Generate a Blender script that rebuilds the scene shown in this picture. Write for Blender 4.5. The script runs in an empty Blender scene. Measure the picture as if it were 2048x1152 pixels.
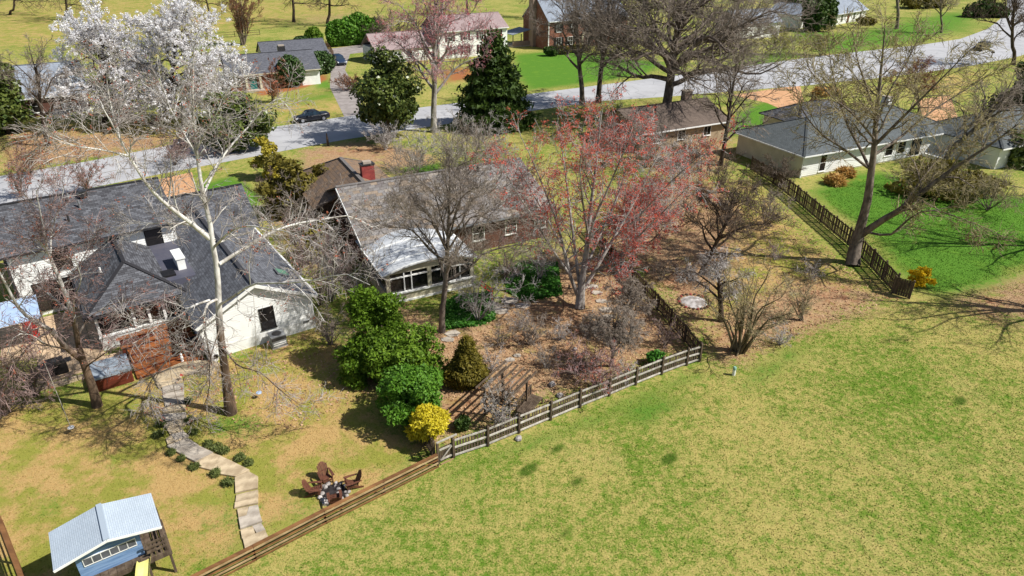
import bpy, math, random
import numpy as np

# ---------------------------------------------------------------- camera, sky, sun, exposure
S = bpy.context.scene
COL = S.collection
P_CAM = math.radians(28.0); H_CAM = 24.0; F_PX = 1365.0      # drone camera: pitch, height, focal length in photo pixels
cd = bpy.data.cameras.new('camera'); cam = bpy.data.objects.new('camera', cd); COL.objects.link(cam)
cd.sensor_width = 36.0; cd.lens = 36.0 * F_PX / 2048.0; cd.clip_start = 0.5; cd.clip_end = 5000
cam.location = (0, 0, H_CAM); cam.rotation_euler = (math.radians(90) - P_CAM, 0, 0)
S.camera = cam
SUN_EL = math.radians(47); SUN_AZ = math.radians(-11)          # azimuth measured from +X towards +Y
W = bpy.data.worlds.new('World'); S.world = W; W.use_nodes = True
nt = W.node_tree; nt.nodes.clear()
sky = nt.nodes.new('ShaderNodeTexSky'); sky.sky_type = 'NISHITA'; sky.sun_disc = False
sky.sun_elevation = SUN_EL; sky.sun_rotation = math.pi / 2 - SUN_AZ
bg = nt.nodes.new('ShaderNodeBackground'); bg.inputs[1].default_value = 0.066
ow = nt.nodes.new('ShaderNodeOutputWorld')
nt.links.new(sky.outputs[0], bg.inputs[0]); nt.links.new(bg.outputs[0], ow.inputs[0])
sd = bpy.data.lights.new('sun', 'SUN'); sun = bpy.data.objects.new('sun', sd); COL.objects.link(sun)
sd.energy = 5.0; sd.angle = math.radians(0.5); sd.color = (1.0, 0.965, 0.90)
sun.rotation_euler = (0, math.pi / 2 - SUN_EL, SUN_AZ)         # -Z of the lamp points away from the sun
sun.location = (60, 0, 80)
S.view_settings.view_transform = 'Standard'; S.view_settings.look = 'None'
S.view_settings.exposure = 0.33; S.view_settings.gamma = 1.0; S.view_settings.use_curve_mapping = False

# ---------------------------------------------------------------- helpers
CP, SP = math.cos(P_CAM), math.sin(P_CAM)
def G(px, py, z=0.0):
    """surveyed photo point at known height -> world"""
    u = (px - 1024) / F_PX; v = (576 - py) / F_PX
    d = (u, CP + v * SP, -SP + v * CP); t = (z - H_CAM) / d[2]
    return (d[0] * t, d[1] * t, z)
def at(px, py, Y):
    """surveyed photo point at known distance Y -> world"""
    u = (px - 1024) / F_PX; v = (576 - py) / F_PX
    d = (u, CP + v * SP, -SP + v * CP); t = Y / d[1]
    return (d[0] * t, Y, H_CAM + d[2] * t)
def sub(a, b): return (a[0]-b[0], a[1]-b[1], a[2]-b[2])
def nrm(a):
    l = math.sqrt(sum(c*c for c in a)) or 1.0
    return tuple(c / l for c in a)
def crs(a, b): return (a[1]*b[2]-a[2]*b[1], a[2]*b[0]-a[0]*b[2], a[0]*b[1]-a[1]*b[0])
def dot(a, b): return a[0]*b[0]+a[1]*b[1]+a[2]*b[2]

class MB:
    def __init__(s): s.v = []; s.f = []
    def poly(s, pts):
        n = len(s.v); s.v += [tuple(p) for p in pts]; s.f.append(tuple(range(n, n + len(pts)))); return s
    def hexa(s, b, t):                         # bottom quad, top quad (ccw from above)
        n = len(s.v); s.v += [tuple(p) for p in b] + [tuple(p) for p in t]
        for q in ((3,2,1,0),(4,5,6,7),(0,1,5,4),(1,2,6,5),(2,3,7,6),(3,0,4,7)): s.f.append(tuple(n+i for i in q))
        return s
    def box(s, x0, x1, y0, y1, z0, z1):
        return s.hexa([(x0,y0,z0),(x1,y0,z0),(x1,y1,z0),(x0,y1,z0)], [(x0,y0,z1),(x1,y0,z1),(x1,y1,z1),(x0,y1,z1)])
    def bar(s, p, q, w, h, up=(0,0,1)):        # board from p to q: width w sideways, height h
        d = nrm(sub(q, p)); r = crs(d, up)
        if dot(r, r) < 1e-6: r = (1, 0, 0)
        r = nrm(r); n = crs(r, d)
        def c(o, a, b): return tuple(o[i] + r[i]*a*w/2 + n[i]*b*h/2 for i in range(3))
        return s.hexa([c(p,1,-1),c(q,1,-1),c(q,-1,-1),c(p,-1,-1)], [c(p,1,1),c(q,1,1),c(q,-1,1),c(p,-1,1)])
    def prism(s, pts, ext):                    # closed polygon extruded by a vector
        k = len(pts); n = len(s.v)
        s.v += [tuple(p) for p in pts] + [tuple(p[i]+ext[i] for i in range(3)) for p in pts]
        s.f.append(tuple(range(n+k-1, n-1, -1))); s.f.append(tuple(range(n+k, n+2*k)))
        for i in range(k): j = (i+1) % k; s.f.append((n+i, n+j, n+k+j, n+k+i))
        return s
    def tube(s, pts, rad, k=8, cap=True):
        n = len(s.v); m = len(pts)
        for i, p in enumerate(pts):
            a = pts[max(0, i-1)]; b = pts[min(m-1, i+1)]; d = nrm(sub(b, a))
            ref = (0,0,1) if abs(d[2]) < 0.9 else (1,0,0)
            r = nrm(crs(d, ref)); q = crs(r, d); R = rad[i] if isinstance(rad, (list, tuple)) else rad
            for j in range(k):
                t = 2*math.pi*j/k; s.v.append(tuple(p[c] + R*(r[c]*math.cos(t) + q[c]*math.sin(t)) for c in range(3)))
        for i in range(m-1):
            for j in range(k):
                j2 = (j+1) % k; s.f.append((n+i*k+j, n+(i+1)*k+j, n+(i+1)*k+j2, n+i*k+j2))
        if cap:
            s.f.append(tuple(n+j for j in range(k))); s.f.append(tuple(n+(m-1)*k+j for j in reversed(range(k))))
        return s
    def lathe(s, prof, k=16, c=(0,0,0)):       # profile of (r, z)
        n = len(s.v)
        for r, z in prof:
            for j in range(k):
                t = 2*math.pi*j/k; s.v.append((c[0]+r*math.cos(t), c[1]+r*math.sin(t), c[2]+z))
        for i in range(len(prof)-1):
            for j in range(k):
                j2 = (j+1) % k; s.f.append((n+i*k+j, n+i*k+j2, n+(i+1)*k+j2, n+(i+1)*k+j))
        s.f.append(tuple(n+j for j in reversed(range(k)))); s.f.append(tuple(n+(len(prof)-1)*k+j for j in range(k)))
        return s
    def build(s, name, mat, parent=None, uv=None, smooth=False):
        me = bpy.data.meshes.new(name); me.from_pydata(s.v, [], s.f)
        if uv:
            o, ax, ay = uv; L = me.uv_layers.new(name='UVMap')
            co = np.array(s.v, dtype=float) - np.array(o)
            U = co @ np.array(ax); V = co @ np.array(ay)
            idx = np.empty(len(me.loops), dtype=np.int64); me.loops.foreach_get('vertex_index', idx)
            L.data.foreach_set('uv', np.stack([U[idx], V[idx]], 1).ravel().astype(np.float32))
        if smooth: me.polygons.foreach_set('use_smooth', [True]*len(me.polygons))
        me.materials.append(mat); me.update()
        return link(name, me, parent)
def link(name, me, parent=None):
    o = bpy.data.objects.new(name, me); COL.objects.link(o)
    if parent: o.parent = parent
    return o
def tag(o, label, cat=None, group=None, kind=None):
    o['label'] = label
    if cat: o['category'] = cat
    if group: o['group'] = group
    if kind: o['kind'] = kind
    return o
def empty(name, label, cat, loc=(0,0,0), rz=0.0, group=None):
    o = link(name, None); o.location = loc; o.rotation_euler = (0, 0, rz); o.empty_display_size = 0.2
    return tag(o, label, cat, group)
def copy_tree(o, parent=None):
    c = o.copy(); COL.objects.link(c); c.parent = parent
    for ch in o.children: copy_tree(ch, c)
    return c
def np_mesh(name, V, Fq, mat, parent=None, smooth=True, attr=None):
    """fast mesh from arrays: V (n,3), Fq (m,3|4)"""
    me = bpy.data.meshes.new(name); V = np.ascontiguousarray(V, dtype=np.float32); Fq = np.ascontiguousarray(Fq, dtype=np.int32)
    k = Fq.shape[1]; me.vertices.add(len(V)); me.vertices.foreach_set('co', V.ravel())
    me.loops.add(Fq.size); me.loops.foreach_set('vertex_index', Fq.ravel())
    me.polygons.add(len(Fq)); me.polygons.foreach_set('loop_start', np.arange(0, Fq.size, k, dtype=np.int32))
    me.polygons.foreach_set('loop_total', np.full(len(Fq), k, dtype=np.int32))
    if smooth: me.polygons.foreach_set('use_smooth', np.ones(len(Fq), dtype=bool))
    if attr:
        for an, arr in attr.items():
            a = me.attributes.new(an, 'FLOAT', 'POINT'); a.data.foreach_set('value', arr.astype(np.float32))
    me.update(calc_edges=True)
    if mat: me.materials.append(mat)
    return link(name, me, parent)

# ---------------------------------------------------------------- materials
def lin(c):
    return tuple((x/12.92 if x <= 0.04045 else ((x+0.055)/1.055)**2.4) for x in (v/255.0 for v in c))
class NT:
    def __init__(s, name):
        s.m = bpy.data.materials.new(name); s.m.use_nodes = True; s.t = s.m.node_tree; s.n = s.t.nodes; s.n.clear()
        s.out = s.n.new('ShaderNodeOutputMaterial'); s.b = s.n.new('ShaderNodeBsdfPrincipled'); s.t.links.new(s.b.outputs[0], s.out.inputs[0])
        s.tc = s.n.new('ShaderNodeTexCoord')
    def l(s, a, b): s.t.links.new(a, b)
    def val(s, v, sock):
        if hasattr(v, 'is_linked') or hasattr(v, 'links'): s.l(v, sock)
        else: sock.default_value = v
    def noise(s, scale, detail=3, vec=None, rough=0.55, dist=0.0):
        n = s.n.new('ShaderNodeTexNoise'); n.inputs['Scale'].default_value = scale; n.inputs['Detail'].default_value = detail
        n.inputs['Roughness'].default_value = rough; n.inputs['Distortion'].default_value = dist
        s.l(vec if vec else s.tc.outputs['Object'], n.inputs['Vector']); return n.outputs['Fac']
    def voro(s, scale, vec=None, out='Distance', feat='F1'):
        n = s.n.new('ShaderNodeTexVoronoi'); n.feature = feat; n.inputs['Scale'].default_value = scale
        s.l(vec if vec else s.tc.outputs['Object'], n.inputs['Vector']); return n.outputs[out]
    def map(s, scale=(1,1,1), rot=(0,0,0), src='Object'):
        n = s.n.new('ShaderNodeMapping'); n.inputs['Scale'].default_value = scale; n.inputs['Rotation'].default_value = rot
        s.l(s.tc.outputs[src], n.inputs['Vector']); return n.outputs[0]
    def math(s, op, a, b=0.0, clamp=False):
        n = s.n.new('ShaderNodeMath'); n.operation = op; n.use_clamp = clamp; s.val(a, n.inputs[0]); s.val(b, n.inputs[1]); return n.outputs[0]
    def ramp(s, fac, lo, hi):
        n = s.n.new('ShaderNodeMapRange'); n.interpolation_type = 'SMOOTHSTEP'
        s.l(fac, n.inputs[0]); n.inputs[1].default_value = lo; n.inputs[2].default_value = hi; return n.outputs[0]
    def mix(s, fac, a, b, mode='MIX'):
        n = s.n.new('ShaderNodeMix'); n.data_type = 'RGBA'; n.blend_type = mode
        s.val(fac, n.inputs[0])
        for v, k in ((a, 6), (b, 7)):
            if hasattr(v, 'links'): s.l(v, n.inputs[k])
            else: n.inputs[k].default_value = (*v, 1.0)
        return n.outputs[2]
    def attr(s, name):
        n = s.n.new('ShaderNodeAttribute'); n.attribute_name = name; return n.outputs['Fac']
    def rnd(s):
        return s.n.new('ShaderNodeObjectInfo').outputs['Random']
    def fin(s, col, rough=0.8, bump=None, bs=0.3, bd=0.02, spec=0.3, metal=0.0, trans=None):
        s.val((*col, 1.0) if isinstance(col, tuple) else col, s.b.inputs['Base Color'])
        s.val(rough, s.b.inputs['Roughness']); s.b.inputs['Specular IOR Level'].default_value = spec
        s.b.inputs['Metallic'].default_value = metal
        if bump is not None:
            n = s.n.new('ShaderNodeBump'); n.inputs['Strength'].default_value = bs; n.inputs['Distance'].default_value = bd
            s.l(bump, n.inputs['Height']); s.l(n.outputs[0], s.b.inputs['Normal'])
        return s.m
def simple(name, c1, c2, scale=4.0, rough=0.75, bs=0.25, bd=0.01, spec=0.3, stretch=None, metal=0.0, rnd=0.0, detail=4):
    """two-tone noisy surface with fine relief; rnd = brightness spread between pieces"""
    k = NT(name); v = k.map(stretch) if stretch else None
    f = k.ramp(k.noise(scale, detail, v), 0.3, 0.7); c = k.mix(f, lin(c1), lin(c2))
    if rnd:
        r = k.math('MULTIPLY_ADD', k.rnd(), 2*rnd); r.node.inputs[2].default_value = 1 - rnd
        h = k.n.new('ShaderNodeHueSaturation'); k.l(c, h.inputs['Color']); k.l(r, h.inputs['Value']); c = h.outputs[0]
    return k.fin(c, rough, k.noise(scale*6, 3, v), bs, bd, spec, metal)

def m_shingle(name, c1, c2, c3, tab=(0.33, 0.14), contrast=1.0):
    k = NT(name); uv = k.tc.outputs['UV']
    b = k.n.new('ShaderNodeTexBrick'); k.l(uv, b.inputs['Vector'])
    b.offset = 0.5; b.inputs['Scale'].default_value = 1.0; b.inputs['Brick Width'].default_value = tab[0]; b.inputs['Row Height'].default_value = tab[1]
    b.inputs['Mortar Size'].default_value = 0.012; b.inputs['Mortar Smooth'].default_value = 0.2; b.inputs['Bias'].default_value = 0.0
    b.inputs['Color1'].default_value = (*lin(c1), 1); b.inputs['Color2'].default_value = (*lin(c2), 1); b.inputs['Mortar'].default_value = (*lin(c3), 1)
    n1 = k.ramp(k.noise(0.5, 4, uv), 0.3, 0.75); c = k.mix(k.math('MULTIPLY', n1, 0.3), b.outputs['Color'], lin(tuple(min(255, int(x*1.25)) for x in c2)))
    n2 = k.noise(40, 2, uv); c = k.mix(k.math('MULTIPLY', n2, 0.35), c, lin(c3))
    # streaks down the slope
    mp = k.n.new('ShaderNodeMapping'); mp.inputs['Scale'].default_value = (1.6, 0.12, 1); k.l(uv, mp.inputs['Vector'])
    st = k.ramp(k.noise(1.0, 4, mp.outputs[0]), 0.5, 0.8); c = k.mix(k.math('MULTIPLY', st, 0.35), c, lin(c3))
    # saw-tooth relief of the courses
    sep = k.n.new('ShaderNodeSeparateXYZ'); k.l(uv, sep.inputs[0])
    fr = k.math('FRACT', k.math('DIVIDE', sep.outputs['Y'], tab[1]))
    h = k.math('ADD', k.math('SUBTRACT', 1.0, fr), k.math('MULTIPLY', b.outputs['Fac'], -0.6)); h = k.math('ADD', h, k.math('MULTIPLY', n2, 0.5))
    return k.fin(c, 0.85, h, 0.5, 0.012, 0.25)
def m_brick(name, c1, c2, mortar):
    k = NT(name); uv = k.tc.outputs['UV']
    b = k.n.new('ShaderNodeTexBrick'); k.l(uv, b.inputs['Vector']); b.inputs['Scale'].default_value = 1.0
    b.inputs['Brick Width'].default_value = 0.215; b.inputs['Row Height'].default_value = 0.075; b.inputs['Mortar Size'].default_value = 0.008
    b.inputs['Color1'].default_value = (*lin(c1), 1); b.inputs['Color2'].default_value = (*lin(c2), 1); b.inputs['Mortar'].default_value = (*lin(mortar), 1)
    c = k.mix(k.math('MULTIPLY', k.ramp(k.noise(0.9, 4, uv), 0.35, 0.7), 0.5), b.outputs['Color'], lin(tuple(int(x*0.72) for x in c1)))
    return k.fin(c, 0.85, k.math('MULTIPLY', b.outputs['Fac'], -1.0), 0.5, 0.01, 0.2)
M = {}
M['white_siding'] = simple('white_siding', (238,238,234), (226,227,224), 0.8, 0.55, 0.1, 0.004)
M['white_trim'] = simple('white_trim', (240,240,237), (226,226,222), 1.5, 0.5, 0.08, 0.004)
M['pale_cream'] = simple('pale_cream_siding', (222,216,190), (206,199,172), 1.0, 0.6, 0.1, 0.004)
M['cream'] = simple('cream_paint', (206,200,176), (186,178,152), 1.2, 0.6, 0.1, 0.004)
M['black_frame'] = simple('black_frame', (28,27,28), (38,36,36), 3, 0.4, 0.1, 0.003)
M['glass'] = NT('dark_glass').fin((0.012,0.014,0.017), 0.06, spec=0.6)
M['glass_room'] = simple('dark_room_glass', (22,22,24), (46,42,40), 0.7, 0.08, 0.02, 0.001, 0.6)
M['shingle_dark'] = m_shingle('charcoal_shingle', (116,118,124), (64,64,68), (40,39,42), (0.36,0.17))
M['shingle_wing'] = m_shingle('charcoal_shingle_sunlit', (122,125,132), (82,83,88), (50,50,54), (0.36,0.17))  # paler copy of the charcoal shingle, the wing's sunlit tone put into its colour
M['shingle_grey'] = m_shingle('grey_shingle', (112,114,122), (84,86,93), (60,60,66))
M['shingle_green'] = m_shingle('grey_green_shingle', (104,110,112), (86,91,92), (62,66,67))
M['shingle_pink'] = m_shingle('pinkish_shingle', (170,150,148), (150,132,132), (122,108,108))
M['shingle_pale'] = m_shingle('pale_blue_shingle', (150,158,170), (134,142,154), (104,110,120))
M['shingle_brown'] = m_shingle('brown_shingle', (118,104,94), (100,88,80), (76,66,60))
M['shingle_light'] = m_shingle('light_blue_play_shingle', (186,197,208), (174,186,198), (150,162,174), (0.30, 0.075))
M['flat_roof'] = simple('flat_roof_membrane', (74,76,90), (92,90,100), 0.5, 0.6, 0.1, 0.006)
M['brick_red'] = m_brick('red_brick', (142,84,62), (116,66,50), (160,140,126))
M['brick_brown'] = m_brick('brown_brick', (112,72,58), (92,58,48), (128,112,102))
M['brick_chim'] = simple('painted_red_brick', (158,74,68), (128,58,54), 3, 0.7, 0.3, 0.01)
M['metal_grey'] = simple('grey_metal', (150,152,154), (124,126,130), 4, 0.45, 0.1, 0.004, 0.5, metal=0.3)
M['dark_metal'] = simple('dark_metal', (40,40,42), (58,56,56), 4, 0.5, 0.1, 0.004, 0.5)
M['concrete'] = simple('concrete', (184,172,158), (158,146,134), 1.2, 0.85, 0.2, 0.006)
M['tan_paver'] = simple('tan_paver', (206,180,148), (186,158,128), 3, 0.85, 0.25, 0.006, rnd=0.08)
M['gutter'] = simple('gutter_paint', (44,44,48), (58,58,60), 3, 0.4, 0.05, 0.002)
# ---------------------------------------------------------------- ground: one graded sheet, surface types as soft masks
def graded(lo, hi, c0, c1, step, growth):
    a = list(np.arange(c0, c1 + 1e-6, step)); s = step; x = a[-1]
    while x < hi: s *= growth; x += s; a.append(x)
    s = step; x = a[0]
    while x > lo: s *= growth; x -= s; a.insert(0, x)
    return np.array(a)
gx = graded(-2500, 2500, -44, 62, 0.8, 1.07); gy = graded(-300, 4000, 17, 92, 0.8, 1.05)
GX, GY = np.meshgrid(gx, gy); nx, ny = len(gx), len(gy)
PX, PY = GX.ravel(), GY.ravel()
def region(poly, soft=1.0):
    """soft 0..1 mask of a polygon given by surveyed photo points"""
    p = np.array([G(*q)[:2] for q in poly]); n = len(p)
    ins = np.zeros(len(PX), bool); d2 = np.full(len(PX), 1e18)
    for i in range(n):
        a = p[i]; b = p[(i+1) % n]
        c = ((a[1] > PY) != (b[1] > PY)) & (PX < (b[0]-a[0]) * (PY-a[1]) / ((b[1]-a[1]) or 1e-9) + a[0]); ins ^= c
        e = b - a; t = np.clip(((PX-a[0])*e[0] + (PY-a[1])*e[1]) / (e @ e + 1e-9), 0, 1)
        d2 = np.minimum(d2, (PX-a[0]-t*e[0])**2 + (PY-a[1]-t*e[1])**2)
    sd_ = np.sqrt(d2) * np.where(ins, 1, -1)
    return np.clip(0.5 + sd_ / (4.4*soft), 0, 1)
def regions(lst):
    m = np.zeros(len(PX))
    for poly, amt, soft in lst: m = np.maximum(m, amt * region(poly, soft))
    return m
lush = regions([
    ([(50,980),(130,955),(160,1015),(80,1045)], 0.55, 0.5), ([(185,900),(255,885),(265,945),(200,955)], 0.5, 0.5), ([(375,990),(445,985),(455,1085),(385,1095)], 0.5, 0.5), ([(560,945),(605,935),(615,1000),(565,1012)], 0.5, 0.4), ([(640,905),(725,878),(735,930),(660,942)], 0.5, 0.5), ([(230,800),(310,790),(315,830),(240,840)], 0.55, 0.4), ([(330,1060),(400,1050),(420,1120),(340,1130)], 0.5, 0.5),
    ([(878,948),(1040,880),(1220,806),(1400,738),(1420,752),(1240,835),(1050,912),(890,965)], 0.6, 0.4),
    ([(480,1150),(700,1050),(890,960),(1090,930),(960,1010),(800,1080),(620,1152)], 0.36, 0.9),
    ([(1480,740),(1560,690),(1640,690),(1560,760),(1480,790)], 0.6, 0.6),
    ([(1630,385),(1665,352),(1760,345),(1830,365),(2048,395),(2300,400),(2300,470),(2048,530),(1960,575),(1880,590),(1835,575),(1760,480)], 1.0, 1.2),
    ([(1478,225),(1530,205),(1585,228),(1570,248),(1490,262),(1462,275)], 1.0, 0.8),
    ([(1030,110),(1130,100),(1250,118),(1330,125),(1290,150),(1060,180),(1035,150)], 1.0, 1.5),
    ([(1940,320),(2048,295),(2100,330),(2048,345)], 0.8, 1.5),
    ([(395,372),(470,352),(520,395),(505,420),(410,395)], 1.0, 0.8),
    ([(800,335),(880,325),(890,350),(815,356)], 0.9, 0.8),
    ([(1600,80),(1700,60),(1870,25),(1990,10),(1960,60),(1850,85),(1740,105),(1600,120)], 0.65, 3.0),
    ([(1590,60),(1660,66),(1670,84),(1600,76)], 1.0, 2.0),
    ([(560,200),(640,178),(700,170),(700,195),(600,215)], 0.6, 2.0),
    ([(600,165),(650,150),(690,175),(640,180)], 0.8, 1.5),
    ([(395,830),(520,830),(545,880),(420,870)], 0.75, 0.7),
    ([(1230,830),(1310,790),(1380,800),(1290,850)], 0.85, 0.7),
    ([(880,600),(990,585),(985,650),(890,655)], 0.7, 0.6),
    ([(0,0),(430,0),(450,30),(330,70),(0,75)], 0.25, 8.0),
    ([(1450,120),(1560,100),(1640,110),(1560,145),(1460,150)], 0.55, 2.0),
    ([(440,960),(560,1000),(540,1100),(440,1120),(430,1010)], 0.6, 1.0),
    ([(560,920),(700,970),(640,1060),(540,1090)], 0.45, 1.0),
    ([(1035,920),(1060,905),(1090,925),(1070,960),(1040,955)], 0.0, 0.4),
])
tan = regions([
    ([(-300,820),(0,780),(180,790),(330,740),(430,720),(520,700),(640,650),(700,690),(760,800),(860,880),(870,915),(700,1000),(380,1160),(-300,1260)], 0.85, 1.0),
    ([(1290,470),(1400,380),(1500,345),(1620,470),(1700,530),(1800,590),(1640,650),(1480,720),(1420,680)], 0.75, 1.5),
    ([(560,185),(720,160),(740,232),(560,255),(500,230)], 0.55, 2.0),
    ([(-200,-5),(900,-5),(780,30),(560,60),(440,75),(250,110),(-200,110)], 0.55, 8.0),
    ([(0,240),(350,230),(420,270),(300,300),(0,340)], 0.8, 1.5),
    ([(1440,0),(1600,0),(1480,40)], 0.5, 5.0),
    ([(1760,160),(1930,135),(2000,150),(1960,200),(1880,215)], 0.6, 2.0),
])
litter = regions([
    ([(690,560),(800,600),(900,650),(1000,600),(1090,500),(1210,500),(1300,580),(1395,690),(1300,730),(1160,790),(880,890),(800,850),(700,720)], 0.85, 1.0),
    ([(1205,490),(1230,380),(1400,350),(1500,420),(1470,540),(1420,620),(1390,680),(1300,570)], 0.85, 1.0),
    ([(1400,640),(1560,560),(1690,560),(1800,600),(1700,645),(1560,690),(1480,740),(1410,720)], 0.8, 1.0),
    ([(1880,590),(2060,540),(2300,560),(2300,640),(2048,650),(1960,640)], 0.85, 1.5),
    ([(0,260),(330,270),(340,295),(0,345)], 0.75, 1.2),
    ([(590,300),(720,280),(860,300),(900,340),(700,340),(600,400)], 0.8, 1.0),
    ([(1250,240),(1480,250),(1490,330),(1380,390),(1240,330)], 0.7, 1.5),
    ([(570,690),(690,650),(760,780),(700,830),(590,790)], 0.45, 1.0),
    ([(1620,100),(1700,110),(1740,128),(1690,134),(1600,118)], 0.8, 2.0),
    ([(550,30),(760,20),(760,45),(560,58)], 0.5, 5.0),
    ([(500,420),(640,400),(690,540),(620,560)], 0.7, 1.0),
])
mulch = regions([
    ([(505,178),(560,165),(615,160),(650,148),(655,160),(600,178),(520,192)], 1.0, 0.7),
    ([(860,790),(940,775),(1000,790),(960,850),(890,880),(860,860)], 0.42, 0.5),
    ([(1000,168),(1080,170),(1040,180),(1000,185)], 0.5, 1.0),
    ([(1635,355),(1720,340),(1725,375),(1660,385)], 0.5, 0.8),
    ([(1110,165),(1240,150),(1240,160),(1110,180)], 0.0, 1.0),
    ([(870,140),(960,130),(970,160),(880,168)], 0.7, 1.5),
])
def patches(lst):
    m = np.zeros(len(PX))
    for px, py, r in lst:
        x, y, _ = G(px, py); d = np.hypot(PX-x, (PY-y)); m = np.maximum(m, np.clip(1.35 - d/(r*0.8), 0, 1))
    return m
dark = patches([(1053,937,0.62),(1073,925,0.5),(1124,899,0.5),(1338,919,0.36),(1806,887,0.4),(1712,912,0.3),(1920,804,0.38),(1848,996,0.32),(1150,961,0.3),(1130,1061,0.25)])
k = NT('lawn'); ob = k.tc.outputs['Object']
n_big = k.noise(0.11, 4); n_mid = k.noise(0.55, 5, rough=0.65); n_sm = k.noise(2.6, 5, rough=0.7); n_fine = k.noise(11, 4, rough=0.75); n_gr = k.noise(34, 3, rough=0.7)
straw = k.mix(n_fine, lin((146,134,68)), lin((194,178,112)))
green = k.mix(n_fine, lin((62,96,24)), lin((116,144,46)))
f1 = k.math('ADD', k.math('MULTIPLY', n_sm, 0.7), k.math('MULTIPLY', n_mid, 0.35)); f1 = k.math('ADD', f1, k.math('MULTIPLY', n_fine, 0.6)); f1 = k.math('ADD', f1, k.math('MULTIPLY', n_big, 0.4))
base = k.mix(k.ramp(f1, 0.88, 1.16), green, straw)
base = k.mix(k.math('MULTIPLY', k.ramp(n_gr, 0.55, 0.75), 0.25), base, lin((104,104,50)))
base = k.mix(k.math('MULTIPLY', k.ramp(n_mid, 0.58, 0.76), 0.5), base, lin((92,130,40))); base = k.mix(k.math('MULTIPLY', k.ramp(k.noise(0.9, 4, rough=0.6), 0.6, 0.72), 0.6), base, lin((76,130,30))); base = k.mix(k.math('MULTIPLY', k.ramp(k.noise(0.21, 4), 0.54, 0.74), 0.3), base, lin((184,166,108)))
# dormant golden lawn
tanc = k.mix(n_fine, lin((150,118,68)), lin((206,176,120))); tanc = k.mix(k.math('MULTIPLY', k.ramp(n_sm, 0.55, 0.8), 0.5), tanc, lin((128,98,54)))
tanc = k.mix(k.math('MULTIPLY', k.ramp(k.noise(0.33, 6, rough=0.75), 0.42, 0.58), 0.85), tanc, k.mix(n_sm, lin((112,128,40)), lin((150,150,66))))
def mask(name, w=0.9):
    a = k.math('ADD', k.attr(name), k.math('MULTIPLY', k.math('SUBTRACT', k.math('ADD', k.math('ADD', k.math('MULTIPLY', n_sm, 0.35), k.math('MULTIPLY', n_mid, 0.35)), k.math('MULTIPLY', n_fine, 0.3)), 0.5), 2.4*w)); return k.ramp(a, 0.3, 0.7)
col = k.mix(mask('tan'), base, tanc)
litc = k.mix(k.ramp(n_sm, 0.35, 0.65), lin((164,128,94)), lin((114,86,64))); litc = k.mix(k.ramp(n_fine, 0.42, 0.7), litc, lin((192,158,124))); litc = k.mix(k.math('MULTIPLY', k.ramp(k.noise(0.28, 5, rough=0.7), 0.5, 0.66), 0.55), litc, lin((150,92,66))); litc = k.mix(k.math('MULTIPLY', k.ramp(k.voro(5.0, out='Color'), 0.2, 0.9), 0.45), litc, lin((190,164,126)))
litc = k.mix(k.math('MULTIPLY', k.ramp(n_mid, 0.52, 0.68), 0.7), litc, lin((150,142,78)))
col = k.mix(mask('litter', 1.1), col, litc)
lushc = k.mix(n_fine, lin((58,104,28)), lin((104,144,50))); lushc = k.mix(k.math('MULTIPLY', k.ramp(n_mid, 0.5, 0.75), 0.5), lushc, lin((118,150,50)))
col = k.mix(mask('lush', 1.0), col, lushc)
mulc = k.mix(n_fine, lin((172,112,70)), lin((142,90,58)))
col = k.mix(mask('mulch', 0.6), col, mulc)
col = k.mix(k.math('MULTIPLY', mask('dark', 0.5), 0.9), col, k.mix(n_fine, lin((44,74,16)), lin((78,106,30))))
rel = k.math('ADD', n_fine, k.math('ADD', k.math('MULTIPLY', n_gr, 0.6), k.math('MULTIPLY', n_sm, 1.2)))
M['lawn'] = k.fin(col, 0.95, rel, 0.75, 0.05, 0.1)
ii = np.arange(nx*ny).reshape(ny, nx); q = np.stack([ii[:-1,:-1], ii[:-1,1:], ii[1:,1:], ii[1:,:-1]], -1).reshape(-1, 4)
gz = 0.0*PX
tag(np_mesh('ground', np.stack([PX, PY, gz], 1), q, M['lawn'], smooth=True, attr=dict(lush=lush, tan=tan, litter=litter, mulch=mulch, dark=dark)),
    'grassy ground of lawns, leaf litter and field', 'ground', kind='structure')
# road
far_e = [(-260,408),(0,352),(180,322),(330,292),(460,268),(560,252),(690,233),(800,220),(920,205),(1060,188),(1200,170),(1340,152),(1480,134),(1600,117),(1720,103),(1840,90),(1920,78),(1975,58),(2003,36),(2014,10),(2012,-30)]
near_e = [(-260,480),(0,410),(180,376),(330,346),(460,322),(560,303),(690,279),(800,262),(920,244),(1060,222),(1200,202),(1340,193),(1480,181),(1600,172),(1720,160),(1840,146),(1950,130),(2040,112),(2110,84),(2130,40),(2125,-30)]
m = MB()
A = [G(*p, 0.012) for p in far_e]; B = [G(*p, 0.012) for p in near_e]
for i in range(len(A)-1): m.poly([B[i], B[i+1], A[i+1], A[i]])
kk = NT('asphalt'); a1 = kk.noise(0.25, 4); a2 = kk.noise(18, 3); a3 = kk.noise(1.6, 4)
cc = kk.mix(kk.ramp(a1, 0.3, 0.7), lin((168,168,170)), lin((184,184,186))); cc = kk.mix(kk.math('MULTIPLY', kk.ramp(a3, 0.5, 0.75), 0.3), cc, lin((150,150,152)))
cc = kk.mix(kk.math('MULTIPLY', a2, 0.25), cc, lin((140,140,146)))
vo = kk.voro(0.22, out='Distance', feat='DISTANCE_TO_EDGE'); cc = kk.mix(kk.math('MULTIPLY', kk.ramp(vo, 0.012, 0.0), 0.6), cc, lin((96,98,104)))
M['asphalt'] = kk.fin(cc, 0.85, a2, 0.15, 0.006, 0.3)
tag(m.build('road', M['asphalt']), 'pale grey asphalt street curving past the houses', 'road', kind='structure')
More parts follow.
